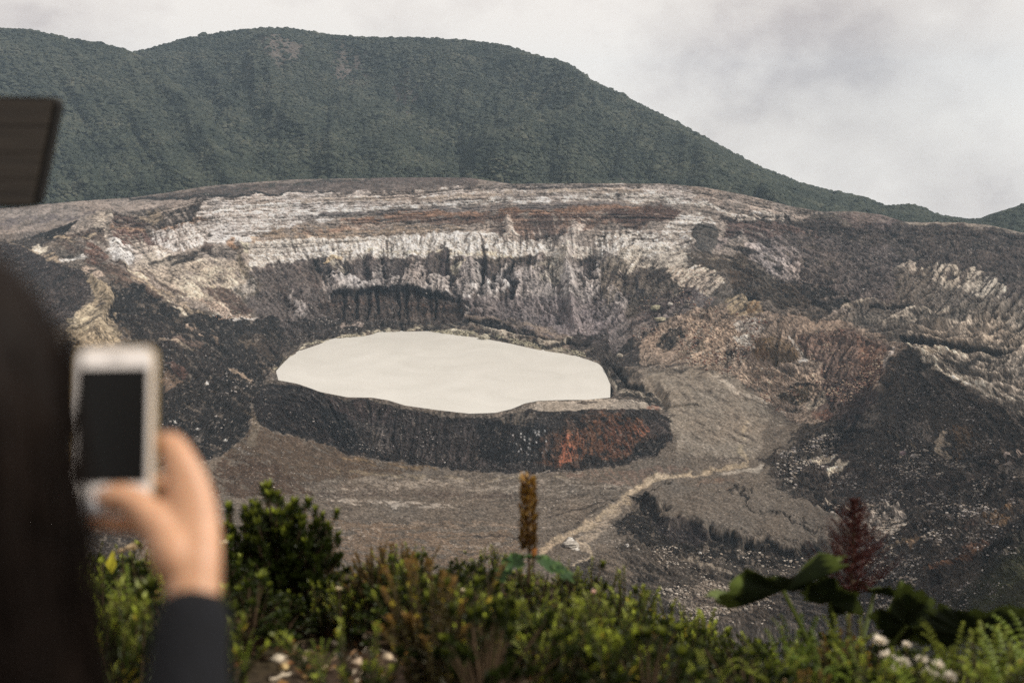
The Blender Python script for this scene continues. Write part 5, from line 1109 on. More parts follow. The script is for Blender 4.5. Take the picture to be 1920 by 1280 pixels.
for i in range(26):
    Yp = rg.uniform(3.5, 4.7); x = float(ts(rg.uniform(590, 800), 1100)[0]*Yp); zg = float(gz(x, Yp)); bqx = float(proj(x, Yp, zg)[0]); H = float(ts(bqx, sil(bqx)+rg.uniform(5, 70))[1]*Yp-zg)
    if .12 < H < .6: put_shrub(int(rg.choice([0, 4, 6, 7, 8, 3, 2])), x, Yp, H, max(.2, min(H, .4)))
print('shrubs', nplants)
def thing_plant(name, label, cat, px, Yp, top=None, base=None):
    t_ = ts(px, 1100)[0]; x = float(t_*Yp); zg = float(gz(x, Yp)); P = Vector((x, Yp, zg)); H = None
    if top is not None: H = float(ts(px, top)[1]*Yp-zg)
    return empty(name, P, 0, label, cat), H
# the big round bush left of centre
r, H = thing_plant('bush', 'large rounded dark green bush with yellow-green tips right of the hand', 'bush', 520, 3.9, 905)
lf, st = bush(1, 230, (.27, .42), .3, .62); f = link('foliage', lf.mesh('foliage'), M_leaf, r); f['kind'] = 'stuff'; link('stem', st.mesh('stem'), M_stem, r)
r.scale = (H*.98, H*.98, H*1.0)
for px, Yp, top, lab in [(572, 3.95, 948, 'right-hand lobe of dark bush, lower than the large rounded bush it touches'), (455, 3.85, 945, 'dark leafy bush between the wrist and the large rounded bush'), (385, 3.6, 985, 'dense green bush directly behind the wrist'), (600, 4.2, 1000, 'smaller dense bush leaning off the right side of the large rounded bush')]:
    r2, H2 = thing_plant('bush', lab, 'bush', px, Yp, top); l2, s2 = bush(int(px), 95, (.42, .42), .3, .7); f = link('foliage', l2.mesh('foliage'), M_leaf, r2); f['kind'] = 'stuff'; link('stem', s2.mesh('stem'), M_stem, r2); r2.scale = (H2*.75, H2*.75, H2)
# tall shoots standing out of the undergrowth
for px, Yp, top, wd, lab in [(780, 4.1, 978, .22, 'tallest green shoot of the undergrowth, standing left of the orange flower spike'), (735, 4.2, 1012, .18, 'forked green shoot beside the tallest green shoot'), (715, 3.9, 1020, .15, 'short green shoot at the left of the forked shoot'), (1110, 4.0, 1040, .14, 'thin brown green sprig in front of the sandy channel'), (1160, 4.1, 1052, .14, 'thin sprig just right of the sandy channel foot'), (855, 4.2, 1022, .16, 'thin upright shoot between the tallest shoot and the flower spike')]:
    r, H = thing_plant('shoot', lab, 'plant', px, Yp, top); lf, st = shoot_shrub(int(px*3), 3, .16, 60, .06, .022, tipc=TP*.9, upright=1.2)
    f = link('foliage', lf.mesh('foliage'), M_leaf, r); f['kind'] = 'stuff'; link('stem', st.mesh('stem'), M_stem, r); r.scale = (H*.75, H*.75, H)
# orange-brown flower spike
r, H = thing_plant('flower_spike', 'orange-brown flower spike rising above the shrubs at the centre', 'flower spike', 990, 4.0, 897)
st = MB(); st.tube([(0, 0, 0), (.004, 0, H*.5), (0, 0, H*.96)], .007, .004, lin('4a2e22')); link('stalk', st.mesh('stalk'), M_stem, r)
lf = MB(); rg2 = np.random.default_rng(3); zb = H*.50
for i in range(800):
    u = rg2.random(); z = zb+(H-zb)*u; th = rg2.uniform(0, 6.28); rad = .040*(1-.45*u**3)*(1-.25*(1-u)**2)*(1+.22*math.sin(u*31+th))*rg2.uniform(.7,1.15); out = np.array([math.cos(th), math.sin(th), 0])
    c = [lin('7a5a26'), lin('5a3c1e'), lin('927434'), lin('33241a'), lin('8a6c3a')][rg2.integers(5)]*(.7+.6*u)
    lf.leaf(np.array([0, 0, z])+out*rad*.62, out+np.array([0, 0, .9]), out, .027*rg2.uniform(.6, 1.5), .013, c)
for i in range(40):
    th = rg2.uniform(-.6, .6); out = np.array([math.cos(th), math.sin(th)*.6, 0]); lf.leaf(np.array([.012, 0, zb-.015+rg2.normal(0, .008)]), out+np.array([0, 0, .3]), out, .03, .014, lin('c08a50'))
link('flowers', lf.mesh('flowers'), M_leaf, r)
# broad leaves
def big_leaf(R, lobes, seed, wave=.06, res_=(12, 110), notch=True):
    V = []; F = []; nr, na = res_
    for i in range(nr+1):
        for j in range(na):
            a = 2*math.pi*j/na; f = i/nr
            rim_ = 1+.09*math.cos(a*lobes)+.06*math.cos(a*lobes*2.7+seed)+.05*math.sin(a*23+seed)+.09*math.sin(a*2+seed)+.06*math.sin(a*5.3)
            if notch: rim_ *= 1-.25*math.exp(-((a-math.pi)/.22)**2)
            rr_ = R*f*rim_; z = R*(.05*abs(math.sin(a*lobes/2))*f + .16*f*f + wave*f*math.sin(a*5+seed*2)+.03*f*math.sin(a*13+seed))
            V.append((rr_*math.cos(a), rr_*math.sin(a), z))
    for i in range(nr):
        for j in range(na): F.append([i*na+j, (i+1)*na+j, (i+1)*na+(j+1) % na, i*na+(j+1) % na])
    return V, F
def leaf_blade(R, seed, col, rimc, lobes=9, wave=.06):
    V, F = big_leaf(R, lobes, seed, wave); mb = MB(); mb.add(V, F, col); V = np.array(V)
    n = len(V); rr_ = np.hypot(V[:, 0], V[:, 1])/R; c = np.array(col)[None]*(1-(rr_ > .86)[:, None])+np.array(rimc)[None]*(rr_ > .86)[:, None]
    c = c*(1+.3*fbm(V[:, 0]*30/R*.3, V[:, 1]*30/R*.3, seed, 3))[:, None]; mb.c = [c]; return mb
def orient(o, P, normal, spin=0):
    q_ = Vector(normal).to_track_quat('Z', 'Y'); o.location = P; o.rotation_mode = 'QUATERNION'; o.rotation_quaternion = q_ @ Matrix.Rotation(spin, 3, 'Z').to_quaternion()
r, _ = thing_plant('broad_leaved_plant', 'broad-leaved plant whose big dark ruffled leaf spreads below the red plume', 'plant', 1600, 3.5)
base = np.array(r.location)
def place_leaf(root, name, px, py, Yp, R, seed, nrm, spin, col, rimc, squash=(1, 1, 1), wave=.06, lobes=9, target=None):
    P = np.array(W(px, py, Yp))-np.array(root.location); o = link(name, leaf_blade(R, seed, col, rimc, lobes, wave).mesh('leaf_blade', True), M_dull, root)
    orient(o, Vector(P), nrm, spin); o.scale = squash; return P
st = MB()
for (px, py, Yp, R, sd_, nrm, spin, sq) in [(1468,1106,3.40,.235,3,(-.34,.62,.85),.35,(1.45,.8,1)), (1555,1128,3.5,.13,5,(.5,.6,.5),2.0,(1,.8,1)), (1700,1172,3.35,.16,7,(-.1,.75,.5),1.2,(1.3,.7,1)), (1822,1190,3.3,.17,9,(.2,.75,.45),2.9,(1.3,.75,1)), (1640,1110,3.9,.10,11,(.2,.4,.8),0,(1,.8,1))]:
    P = place_leaf(r, 'leaf', px, py, Yp, R, sd_, nrm, spin, lin('1a2210'), lin('4a5526'), sq, .13)  # paler rim colour stands for the lit edge of the blade
    st.tube([(0, 0, 0), P*.5+np.array([0, 0, .02]), P], .012, .008, lin('5f6a35'))
link('leafstalk', st.mesh('leafstalk'), M_leaf, r)
r, _ = thing_plant('broad_leaved_plant', 'small plant with rounded green leaves at the foot of the orange flower spike', 'plant', 1005, 3.85)
st = MB()
for (px, py, R, sd_, nrm, spin) in [(965,1055,.055,2,(-.3,-.2,.8),0), (1030,1062,.06,4,(.3,-.1,.8),2), (1000,1046,.05,6,(0,.3,.8),1), (1055,1075,.05,8,(.5,-.2,.7),2), (945,1075,.045,9,(-.4,-.3,.6),3)]:
    P = place_leaf(r, 'leaf', px, py, 3.85, R, sd_, nrm, spin, lin('2a4220'), lin('3f5628'), (1, .9, 1), .05, 5)
    st.tube([(0, 0, 0), P*.5, P], .005, .003, lin('5a4a2a'))
link('leafstalk', st.mesh('leafstalk'), M_stem, r)
# red feathery plume
r, H = thing_plant('red_plume', 'dark red feathery flower plume above the big ruffled leaf', 'flower plume', 1597, 3.7, 940)
st = MB(); st.tube([(0, 0, 0), (.0, 0, H*.5), (-.012, 0, H)], .012, .003, lin('4a1e18')); link('stalk', st.mesh('stalk'), M_stem, r); lf = MB(); rg2 = np.random.default_rng(8)
zb = float(ts(1597, 1115)[1]*3.7)-float(r.location.z)
for i in range(230):
    u = rg2.random()**1.15; z = zb+(H-zb)*u; th = rg2.uniform(0, 6.28); Lb = (.19*(1-u)**.8+.012)*rg2.uniform(.4, 1.15)
    out = np.array([math.cos(th), math.sin(th), .55]); out /= np.linalg.norm(out); C0 = np.array([-.012*u, 0, z])
    st_ = [C0, C0+out*Lb*.6, C0+out*Lb+np.array([0, 0, Lb*.25])]; lf.tube(st_, .0022, .001, lin('4e1d1a'), 3)
    for k_ in range(12):
        f = (k_+1)/12; p = C0+out*Lb*f+np.array([0, 0, Lb*.25*f*f]); d = rg2.normal(0, 1, 3)+np.array([0, 0, .6])+out
        lf.leaf(p, d, out, .016*rg2.uniform(.6, 1.2), .0045, [lin('4c2621'), lin('3d1d1a'), lin('684038'), lin('2e1816')][rg2.integers(4)])
link('plume', lf.mesh('plume'), M_dull, r)
# ferns and grass tufts at the lower right
def frond_tuft(seed, n=9, L=.3, col=TP):
    rg_ = np.random.default_rng(seed); lf = MB()
    for k in range(n):
        az = rg_.uniform(0, 6.28); c = col*rg_.uniform(.6, 1.15); pts_ = []
        for u in np.linspace(0, 1, 8): pts_.append(np.array([math.cos(az), math.sin(az), 0])*L*.75*u**1.2+np.array([0, 0, L*(1.1*u-.55*u*u)]))
        lf.tube(pts_, .003, .001, c*.8, 3)
        for i in range(1, 8):
            d = pts_[i]-pts_[i-1]; side = np.cross(d, [0, 0, 1.0]); side /= np.linalg.norm(side)+1e-9
            for sgn in (-1, 1):
                for h in (0, .5):
                    lf.leaf(pts_[i-1]+d*h, side*sgn+d/np.linalg.norm(d)*.6, np.array([0, 0, 1.0]), L*.17*(1-.75*(i-1+h)/7), .014, c*rg_.uniform(.8, 1.2))
    return lf.mesh('fronds')
ft = [frond_tuft(i, 9, .3, [lin('7f9038'), lin('6a7d34'), lin('8c9440')][i % 3]) for i in range(4)]
for m_ in ft: m_.materials.append(M_leaf)
flabs = ['bright green fern tuft at the lower right among the shrubs']
for (px, py, Yp, s_) in [(1505,1185,3.1,.55),(1545,1225,2.9,.6),(1480,1215,2.95,.5),(1590,1175,3.2,.45),(1850,1215,2.8,.7),(1900,1235,2.75,.7),(1790,1195,3.0,.5),(1895,1265,2.6,.7),(1450,1255,2.7,.5),(1620,1262,2.6,.5),(1330,1262,2.7,.4),(930,1185,3.1,.5),(980,1165,3.2,.5),(860,1230,2.9,.4),(1010,1230,2.8,.4),(330,1150,3.0,.5),(240,1090,3.2,.5),(455,1210,2.9,.25),(600,1235,2.8,.3),(1740,1275,2.5,.5),(2000,1250,2.6,.7),(1960,1200,2.9,.8)]:
    t_ = ts(px, py)[0]; x = float(t_*Yp); r = empty('fern', (x, Yp, float(gz(x, Yp))), px*.37, 'green fern '+where_(px, py)+(', in front' if Yp < 2.75 else ''), 'fern', 'fern tufts between the shrubs')
    h_ = max(.12, float(ts(px, py)[1]*Yp-gz(x, Yp))+.06); r.scale = (s_, s_, h_/.17*.9)
    f = link('fronds', ft[int(px) % 4], None, r); f['kind'] = 'stuff'
# white flowers
def flower(px, py, Yp, size, col, label, group=None, npet=9):
    t_ = ts(px, py)[0]; x = float(t_*Yp); z0 = float(gz(x, Yp)); P = np.array(W(px, py, Yp)); r = empty('flower', (x, Yp, z0), 0, label, 'flower', group)
    h_ = max(P[2]-z0, .03); st = MB(); st.tube([(0, 0, 0), (.004, 0, h_*.5), (0, 0, h_)], .0025, .002, lin('5d6a35')); link('stem', st.mesh('stem'), M_stem, r)
    pt = MB(); rg_ = np.random.default_rng(int(px))
    for ring in range(2):
        for i in range(npet):
            a = 6.283*i/npet+ring*.35; out = np.array([math.cos(a), math.sin(a)*.9, .35+.7*ring]); pt.leaf(np.array([0, 0, h_]), out, np.array([0, 0, 1.0])+.2*rg_.normal(0, 1, 3), size*.55*rg_.uniform(.8, 1.1), size*.3, lin(col)*rg_.uniform(.85, 1.05))
    link('petals', pt.mesh('petals'), M_leaf, r)
    c_ = MB(); V, F = rock_mesh(3, 1, .6); c_.add(V*size*.12+np.array([0, 0, h_+size*.05]), F.tolist(), lin('b09a50')); link('centre', c_.mesh('centre'), M_leaf, r)
for k_, (px, py, Yp, sz) in enumerate([(1650,1205,2.95,.05),(1662,1232,2.9,.045),(1692,1245,2.85,.05),(1672,1258,2.8,.035),(1728,1240,2.85,.04),(1745,1268,2.75,.05),(1780,1272,2.7,.045),(1760,1250,2.8,.04),(1700,1210,2.95,.03)]):
    flower(px, py, Yp, sz*1.2, 'd6cdbd', ['leftmost white flower of the lower right cluster','second white flower from the left in the lower right cluster','large white flower at the middle of the lower right cluster','small white flower lowest in the left half of the cluster','white flower just right of the cluster gap','large white flower near the bottom of the right half','rightmost white flower of the lower right cluster','white flower above the rightmost one in the cluster','smallest white flower, topmost of the lower right cluster'][k_], 'white flowers at the lower right')
flower(247, 1030, 3.4, .055, 'c8b08a', 'cream flower just below the phone and hand'); flower(228, 1035, 3.4, .035, 'bfa784', 'smaller cream flower touching the cream flower below the phone')
flower(1113, 1110, 3.5, .025, 'd8b8a8', 'small pink bloom above the shrubs right of centre'); flower(868, 1107, 3.6, .022, 'd0c4a8', 'small whitish bloom left of the flower spike foot'); flower(636, 1105, 3.5, .03, 'cfc0a0', 'whitish oval bloom at the centre left undergrowth')
flower(422, 1018, 3.4, .026, 'cfc4a8', 'tiny whitish bloom at the right edge of the wrist')
# a single yellow leaf
r = empty('yellow_leaf', W(210, 1075, 3.2), 0, 'bright yellow-green pointed leaf standing up below the phone', 'leaf'); mb = MB(); mb.leaf(np.array([0, 0, 0.0]), np.array([.1, 0, 1.0]), np.array([0, -1.0, .2]), .085, .04, lin('b8b03a'))
link('blade', mb.mesh('blade'), M_leaf, r)
# fallen litter and wood
mb = MB(); rg2 = np.random.default_rng(21)
for i in range(4200):
    x = rg2.uniform(-2.6, 2.4); y = rg2.uniform(2.0, 4.6); z = float(gz(x, y))+.008
    a = rg2.uniform(0, 6.28); d = np.array([math.cos(a), math.sin(a), rg2.normal(0, .3)]); c = [lin('7a5a3a'), lin('9a8468'), lin('5a3e28'), lin('b8a890'), lin('8a5a30'), lin('3a2a1c'), lin('a87a40')][rg2.integers(7)]*rg2.uniform(.6, 1.1)
    mb.leaf(np.array([x, y, z]), d, np.array([0, 0, 1.0])+rg2.normal(0, .4, 3), rg2.uniform(.02, .06), rg2.uniform(.01, .03), c)
o = link('leaf_litter', mb.mesh('leaf_litter'), M_leaf); tag(o, 'fallen brown and tan leaves covering the ground at the bottom', 'leaf litter', kind='stuff')
M_wood = mat('weathered_wood', 'b3a692', .85, .4, 30, .5)
def stick(p0, p1, rad, label, col='b3a692'):
    a = np.array(W(*p0)); b_ = np.array(W(*p1)); a[2] = gz(a[0], a[1])+rad; b_[2] = gz(b_[0], b_[1])+rad; rg_ = np.random.default_rng(int(p0[0]))
    pts_ = [a+(b_-a)*u+rg_.normal(0, .004, 3)*(0 < u < 1) for u in np.linspace(0, 1, 6)]; m_ = MB(); m_.tube(pts_, rad, rad*.7, lin(col)*.85, 7); o = link('stick', m_.mesh('stick', True), M_wood); tag(o, label, 'stick')
stick((645,1258,2.82), (720,1300,2.62), .012, 'pale broken stick lying on the litter at the bottom edge')
stick((500,1205,2.98), (545,1192,3.05), .007, 'thin pale stick on the ground above the broken stick')
stick((690,1080,3.6), (745,1150,3.2), .004, 'thin grey twig among the shrubs at the centre left')
for px, py, s_, c, lab in [(520,1238,.026,'c9bda8','pale stone on the leaf litter left of the broken stick'), (533,1252,.018,'c0a878','yellowish stone touching the pale stone on the litter'), (448,1218,.016,'c8b49a','small pale stone beside the sleeve on the litter'), (672,1245,.024,'bba58c','tan stone just above the broken stick'), (727,1235,.022,'c5b296','light stone to the right of the tan stone'), (610,1255,.016,'b9a98a','small cream stone left of the broken stick'), (575,1270,.018,'a8895a','brownish yellow stone at the bottom edge'), (628,1208,.018,'b0a090','grey stone near the thin pale stick')]:
    t_ = ts(px, py)[0]; s0 = float(ts(px, py)[1]); Yp = 2.9
    for _ in range(20): Yp = float(gz(t_*Yp, Yp)/s0)*.5+Yp*.5
    V, F = rock_mesh(int(px), 2, .6); o = link('stone', mesh_np('stone', V*s_, F, smooth=True), mat('stone_'+'rock', lin(c)*.85, .9, .3, 40, .4)); o.location = (float(t_*Yp), Yp, float(gz(t_*Yp, Yp))+s_*.3); tag(o, lab, 'stone')
# ------------------------------------------------------------------ tilted dark board at the upper left
r = empty('signboard', (0, 0, 0), 0, 'dark tilted wooden signboard with black edging, cut off by the upper left corner', 'signboard')
YS = 1.9
c4 = [np.array(W(-330, 176, YS)), np.array(W(110, 182, YS)), np.array(W(68, 389, YS)), np.array(W(-372, 392, YS))]
r.location = Vector(tuple(np.array([c4[0][0], YS, float(gz(c4[0][0], YS))])))
org = np.array(r.location); c4 = [c-org for c in c4]
cen = sum(c4)/4
def rounded(c4, inset, y0, y1, rad=.02):
    pts_ = []
    n = 4
    for i in range(4):
        p = c4[i]+(cen-c4[i])*inset; a = c4[i-1]+(cen-c4[i-1])*inset; b_ = c4[(i+1) % 4]+(cen-c4[(i+1) % 4])*inset
        da = (a-p)/np.linalg.norm(a-p); db = (b_-p)/np.linalg.norm(b_-p)
        for u in (0, .25, .5, .75, 1): pts_.append(p+da*rad*(1-u)**2+db*rad*u**2)
    k_ = len(pts_); V = [p+np.array([0, y0, 0]) for p in pts_]+[p+np.array([0, y1, 0]) for p in pts_]
    F = [list(range(k_))[::-1], [k_+i for i in range(k_)]]+[[i, (i+1) % k_, k_+(i+1) % k_, k_+i] for i in range(k_)]
    return V, F
mb = MB(); V, F = rounded(c4, 0, .004, .03, .022); mb.add(V, F, (0.1,)*3); link('edging', mb.mesh('edging'), mat('black_edging', '161412', .7), r)
m, nt, b = mat_new('dark_grained_board'); tcn = N(nt, 'ShaderNodeTexCoord'); mpp = N(nt, 'ShaderNodeMapping'); mpp.inputs['Scale'].default_value = (1.2, 1, 26); nt.links.new(tcn.outputs['Object'], mpp.inputs[0])
nn = N(nt, 'ShaderNodeTexNoise', Scale=4, Detail=6); nt.links.new(mpp.outputs[0], nn.inputs['Vector']); rr_ = ramp(nt, [(.3, lin('28231e')), (.7, lin('3b342c'))]); nt.links.new(nn.outputs['Fac'], rr_.inputs[0]); nt.links.new(rr_.outputs[0], b.inputs['Base Color']); b.inputs['Roughness'].default_value = .7
bb_ = N(nt, 'ShaderNodeBump', Strength=.4, Distance=.003); nt.links.new(nn.outputs['Fac'], bb_.inputs['Height']); nt.links.new(bb_.outputs[0], b.inputs['Normal'])
# the face is built of boards that follow its tilt
ci = [c+(cen-c)*.045 for c in c4]
nb_ = 4
for i in range(nb_):
    u0, u1 = i/nb_, (i+1)/nb_-.008; mb = MB()
    L0 = ci[0]+(ci[3]-ci[0])*u0; L1 = ci[0]+(ci[3]-ci[0])*u1; R0 = ci[1]+(ci[2]-ci[1])*u0; R1 = ci[1]+(ci[2]-ci[1])*u1
    V = [L0, R0, R1, L1]; V = [v+np.array([0, -.004, 0]) for v in V]+[v+np.array([0, .006, 0]) for v in V]
    mb.add(V, [[3, 2, 1, 0], [4, 5, 6, 7], [0, 1, 5, 4], [1, 2, 6, 5], [2, 3, 7, 6], [3, 0, 4, 7]], (.1,)*3); link('plank', mb.mesh('plank'), m, r)
mb = MB(); px_ = (c4[0]+c4[3])/2+np.array([.10, .05, 0]); mb.tube([np.array([px_[0], px_[1], -.1]), np.array([px_[0], px_[1], c4[0][2]-.02])], .035, .035, (.1,)*3, 8); link('post', mb.mesh('post'), M_wood, r)
# ------------------------------------------------------------------ the person with the phone
def skin_mesh(verts, edges, radii, root=0, sub=2):
    me = bpy.data.meshes.new('skin_tmp'); me.from_pydata([tuple(v) for v in verts], edges, []); o = bpy.data.objects.new('skin_tmp', me); COL.objects.link(o)
    m_ = o.modifiers.new('s', 'SKIN'); m_.use_smooth_shade = True; s2 = o.modifiers.new('d', 'SUBSURF'); s2.levels = sub; s2.render_levels = sub
    for i, rr_ in enumerate(radii):
        sv = me.skin_vertices[0].data[i]; sv.radius = (rr_, rr_) if np.isscalar(rr_) else rr_; sv.use_root = (i == root)
    dg = bpy.context.evaluated_depsgraph_get(); ev = o.evaluated_get(dg); me2 = bpy.data.meshes.new_from_object(ev)
    V = np.array([v.co[:] for v in me2.vertices]); F = [list(p.vertices) for p in me2.polygons]
    bpy.data.objects.remove(o); return V, F
def chain(pts_, radii, sub=2): return skin_mesh(pts_, [(i, i+1) for i in range(len(pts_)-1)], radii, 0, sub)
class Join:
    def __init__(s): s.V = []; s.F = []; s.n = 0
    def add(s, V, F): s.V.append(np.asarray(V, float)); s.F.extend([[i+s.n for i in f] for f in F]); s.n += len(V)
    def obj(s, name, mat_, parent, org):
        me = bpy.data.meshes.new(name); me.from_pydata([tuple(v) for v in np.concatenate(s.V)-org], [], s.F); me.polygons.foreach_set('use_smooth', [True]*len(me.polygons)); me.update(); return link(name, me, mat_, parent)
m, nt, b = mat_new('skin'); tcn = N(nt, 'ShaderNodeTexCoord'); nn = N(nt, 'ShaderNodeTexNoise', Scale=60, Detail=4); nt.links.new(tcn.outputs['Object'], nn.inputs['Vector']); rr_ = ramp(nt, [(.3, (.43, .235, .135)), (.7, (.52, .29, .17))]); nt.links.new(nn.outputs['Fac'], rr_.inputs[0]); nt.links.new(rr_.outputs[0], b.inputs['Base Color'])
b.inputs['Roughness'].default_value = .5; b.inputs['Subsurface Weight'].default_value = .25; b.inputs['Subsurface Radius'].default_value = (.012, .005, .003); b.inputs['Subsurface Scale'].default_value = 1; M_skin = m
M_navy = mat('navy_jacket', '080a10', .9, .3, 90, .3); M_hair = mat('dark_brown_hair', '17100c', .6, .5, 60, .3, .12); M_jean = mat('dark_trousers', '20242c', .9); M_shoe = mat('brown_boot', '3a2c22', .8)
hx, hy, hz_ = -.333, .50, -.150                      # head centre
gp = float(gz(hx, .5)); root = empty('person', (hx, .5, gp), 0, 'long-haired person seen from behind in a navy sleeve holding up a white phone', 'person'); org = np.array([hx, .5, gp])
# joints
neck = np.array([hx, hy-.01, -.27]); chest = np.array([hx, hy, -.47]); belly = np.array([hx, hy, -.62]); pelvis = np.array([hx, hy, -.80])
shR = np.array([hx+.165, hy+.01, -.425]); shL = np.array([hx-.165, hy+.01, -.425])
elR = np.array(W(335, 1560, .66)); wrR = np.array(W(363, 1112, .798)); elL = shL+np.array([-.05, .03, -.27]); wrL = elL+np.array([.06, .20, -.02])
hipR = pelvis+np.array([.09, 0, -.06]); hipL = pelvis+np.array([-.09, 0, -.06]); knR = hipR+np.array([.01, .03, -.38]); knL = hipL+np.array([-.01, .02, -.38])
anR = np.array([hipR[0]+.01, hy, gp+.09]); anL = np.array([hipL[0]-.01, hy, gp+.09]); toR = anR+np.array([.02, .16, -.06]); toL = anL+np.array([-.02, .16, -.06])
bodyJ = Join()
V, F = skin_mesh([pelvis, belly, chest, neck, np.array([hx, hy+.005, -.225]), shR, elR, wrR, shL, elL, wrL, hipR, knR, anR, toR, hipL, knL, anL, toL],
    [(0,1),(1,2),(2,3),(3,4),(2,5),(5,6),(6,7),(2,8),(8,9),(9,10),(0,11),(11,12),(12,13),(13,14),(0,15),(15,16),(16,17),(17,18)],
    [(.13,.09),(.11,.085),(.13,.09),(.05,.05),(.05,.05),(.048,.048),(.036,.036),(.023,.020),(.048,.048),(.036,.036),(.024,.024),(.08,.08),(.052,.052),(.035,.035),(.03,.025),(.08,.08),(.052,.052),(.035,.035),(.03,.025)], 0, 2); bodyJ.add(V, F)
# head facing away (+Y): skull, jaw, nose, ears, lips
bm = bmesh.new(); bmesh.ops.create_uvsphere(bm, u_segments=32, v_segments=22, radius=1)
for v in bm.verts:
    x, y, z = v.co; jaw = smooth01((-z-.05)/.9); v.co = Vector((x*.075*(1-.32*float(jaw)), y*.092*(1-.10*float(jaw))+.012*float(jaw), z*.11))
    x, y, z = v.co
    if y > .05: 
        v.co.y += .022*math.exp(-((x/.011)**2+((z+.012)/.022)**2)) - .010*math.exp(-(((abs(x)-.032)/.014)**2+((z-.012)/.010)**2)) + .006*math.exp(-((x/.022)**2+((z+.050)/.008)**2)) + .008*math.exp(-((x/.02)**2+((z+.088)/.014)**2))
hv = np.array([v.co[:] for v in bm.verts])+np.array([hx, hy, hz_]); hf = [[v.index for v in f.verts] for f in bm.faces]; bm.free(); bodyJ.add(hv, hf)
for sx in (-1, 1):
    V, F = rock_mesh(2, 2, 1); V = V/np.linalg.norm(V, axis=1, keepdims=True)*np.array([.010, .018, .030])+np.array([hx+sx*.077, hy-.002, hz_-.005]); bodyJ.add(V, F.tolist())
# right hand, thumb across the front of the phone, fingers round its back
def Wp(px, py, Y): return np.array(W(px, py, Y))
HJ = Join()
def ch(pts_, radii): V, F = chain(pts_, radii, 2); HJ.add(V, F)
ch([wrR+(elR-wrR)*.25, wrR, Wp(362,1055,.81), Wp(359,1000,.83), Wp(357,950,.842), Wp(350,900,.852), Wp(333,852,.862), Wp(322,828,.868), Wp(290,832,.884), Wp(225,812,.884), Wp(140,775,.878)],
   [(.024,.021),(.0245,.020),(.027,.020),(.028,.018),(.0255,.017),(.0205,.0155),(.0155,.0145),(.0125,.0125),.010,.009,.0075])
ch([Wp(352,1090,.80), Wp(328,1035,.815), Wp(298,985,.826)], [.020,.024,.019])
ch([Wp(330,1030,.818), Wp(288,972,.828), Wp(246,934,.833), Wp(215,926,.835), Wp(176,948,.838)], [.022,.0175,.0135,.0125,.009])
for j, (dy, dY) in enumerate([(42, .004), (86, .006), (126, .006)]):
    ch([Wp(345,950+dy*.4,.855), Wp(325,905+dy*.6,.872+dY), Wp(290,885+dy*.5,.887), Wp(270,862+dy,.892), Wp(205,855+dy,.888), Wp(160,850+dy,.880)], [.014,.0115,.0105,.0095,.0085,.0070-.0006*j])
me = bpy.data.meshes.new('hand_tmp'); me.from_pydata([tuple(v) for v in np.concatenate(HJ.V)], [], HJ.F); o = bpy.data.objects.new('hand_tmp', me); COL.objects.link(o)
rm = o.modifiers.new('r', 'REMESH'); rm.mode = 'VOXEL'; rm.voxel_size = .0022; sm_ = o.modifiers.new('s', 'SMOOTH'); sm_.factor = .5; sm_.iterations = 9
ev = o.evaluated_get(bpy.context.evaluated_depsgraph_get()); me2 = bpy.data.meshes.new_from_object(ev); bodyJ.add(np.array([v.co[:] for v in me2.vertices]), [list(p.vertices) for p in me2.polygons]); bpy.data.objects.remove(o)
for sx, w0 in ((-1, wrL),):                            # left hand hanging near the waist
    V, F = skin_mesh([w0, w0+np.array([.015, .05, -.005]), w0+np.array([.02, .09, -.01])], [(0,1),(1,2)], [(.022,.016),(.03,.014),(.03,.012)], 0, 2); bodyJ.add(V, F)
    for k_ in range(4):
        a = w0+np.array([.02+(-.024+.016*k_), .085, -.01]); V, F = chain([a, a+np.array([0, .03, -.008]), a+np.array([0, .052, -.024]), a+np.array([0, .062-.004*abs(k_-1.5), -.042])], [.0095,.0085,.008,.0065]); bodyJ.add(V, F)
    V, F = chain([w0+np.array([.03, .03, 0]), w0+np.array([.055, .05, .005]), w0+np.array([.062, .08, 0]), w0+np.array([.058, .10, -.006])], [.012,.010,.009,.007]); bodyJ.add(V, F)
bodyJ.obj('body', M_skin, root, org)
# nails
V, F = rock_mesh(5, 2, 1); V = V/np.linalg.norm(V, axis=1, keepdims=True)*np.array([.0115, .0035, .0088])+Wp(174, 950, .8285)
J = Join(); J.add(V, F.tolist()); J.obj('thumbnail', mat('white_nail_polish', 'd8d6d8', .3, .05), root, org)
# jacket: torso with both sleeves
J = Join(); cuff = np.array(W(362, 1100, .799))
V, F = skin_mesh([pelvis+np.array([0, 0, -.03]), belly, chest, neck+np.array([0, 0, -.01]), shR, (shR+elR)/2, elR, (elR+wrR)/2, cuff, shL, elL, wrL+(elL-wrL)*.12],
    [(0,1),(1,2),(2,3),(2,4),(4,5),(5,6),(6,7),(7,8),(2,9),(9,10),(10,11)], [(.165,.125),(.14,.11),(.155,.115),(.065,.065),(.062,.062),(.056,.056),(.048,.048),(.040,.038),(.0305,.029),(.062,.062),(.048,.048),(.034,.034)], 0, 2)
V = V+.0025*np.stack([fbm(V[:, 2]*40, V[:, 0]*25, 1, 3)]*3, -1); J.add(V, F); J.obj('jacket', M_navy, root, org)
J = Join()
V, F = skin_mesh([pelvis, hipR, knR, anR+np.array([0, 0, .02]), hipL, knL, anL+np.array([0, 0, .02])], [(0,1),(1,2),(2,3),(0,4),(4,5),(5,6)], [(.14,.115),(.10,.10),(.068,.068),(.055,.055),(.10,.10),(.068,.068),(.055,.055)], 0, 2); J.add(V, F); J.obj('trousers', M_jean, root, org)
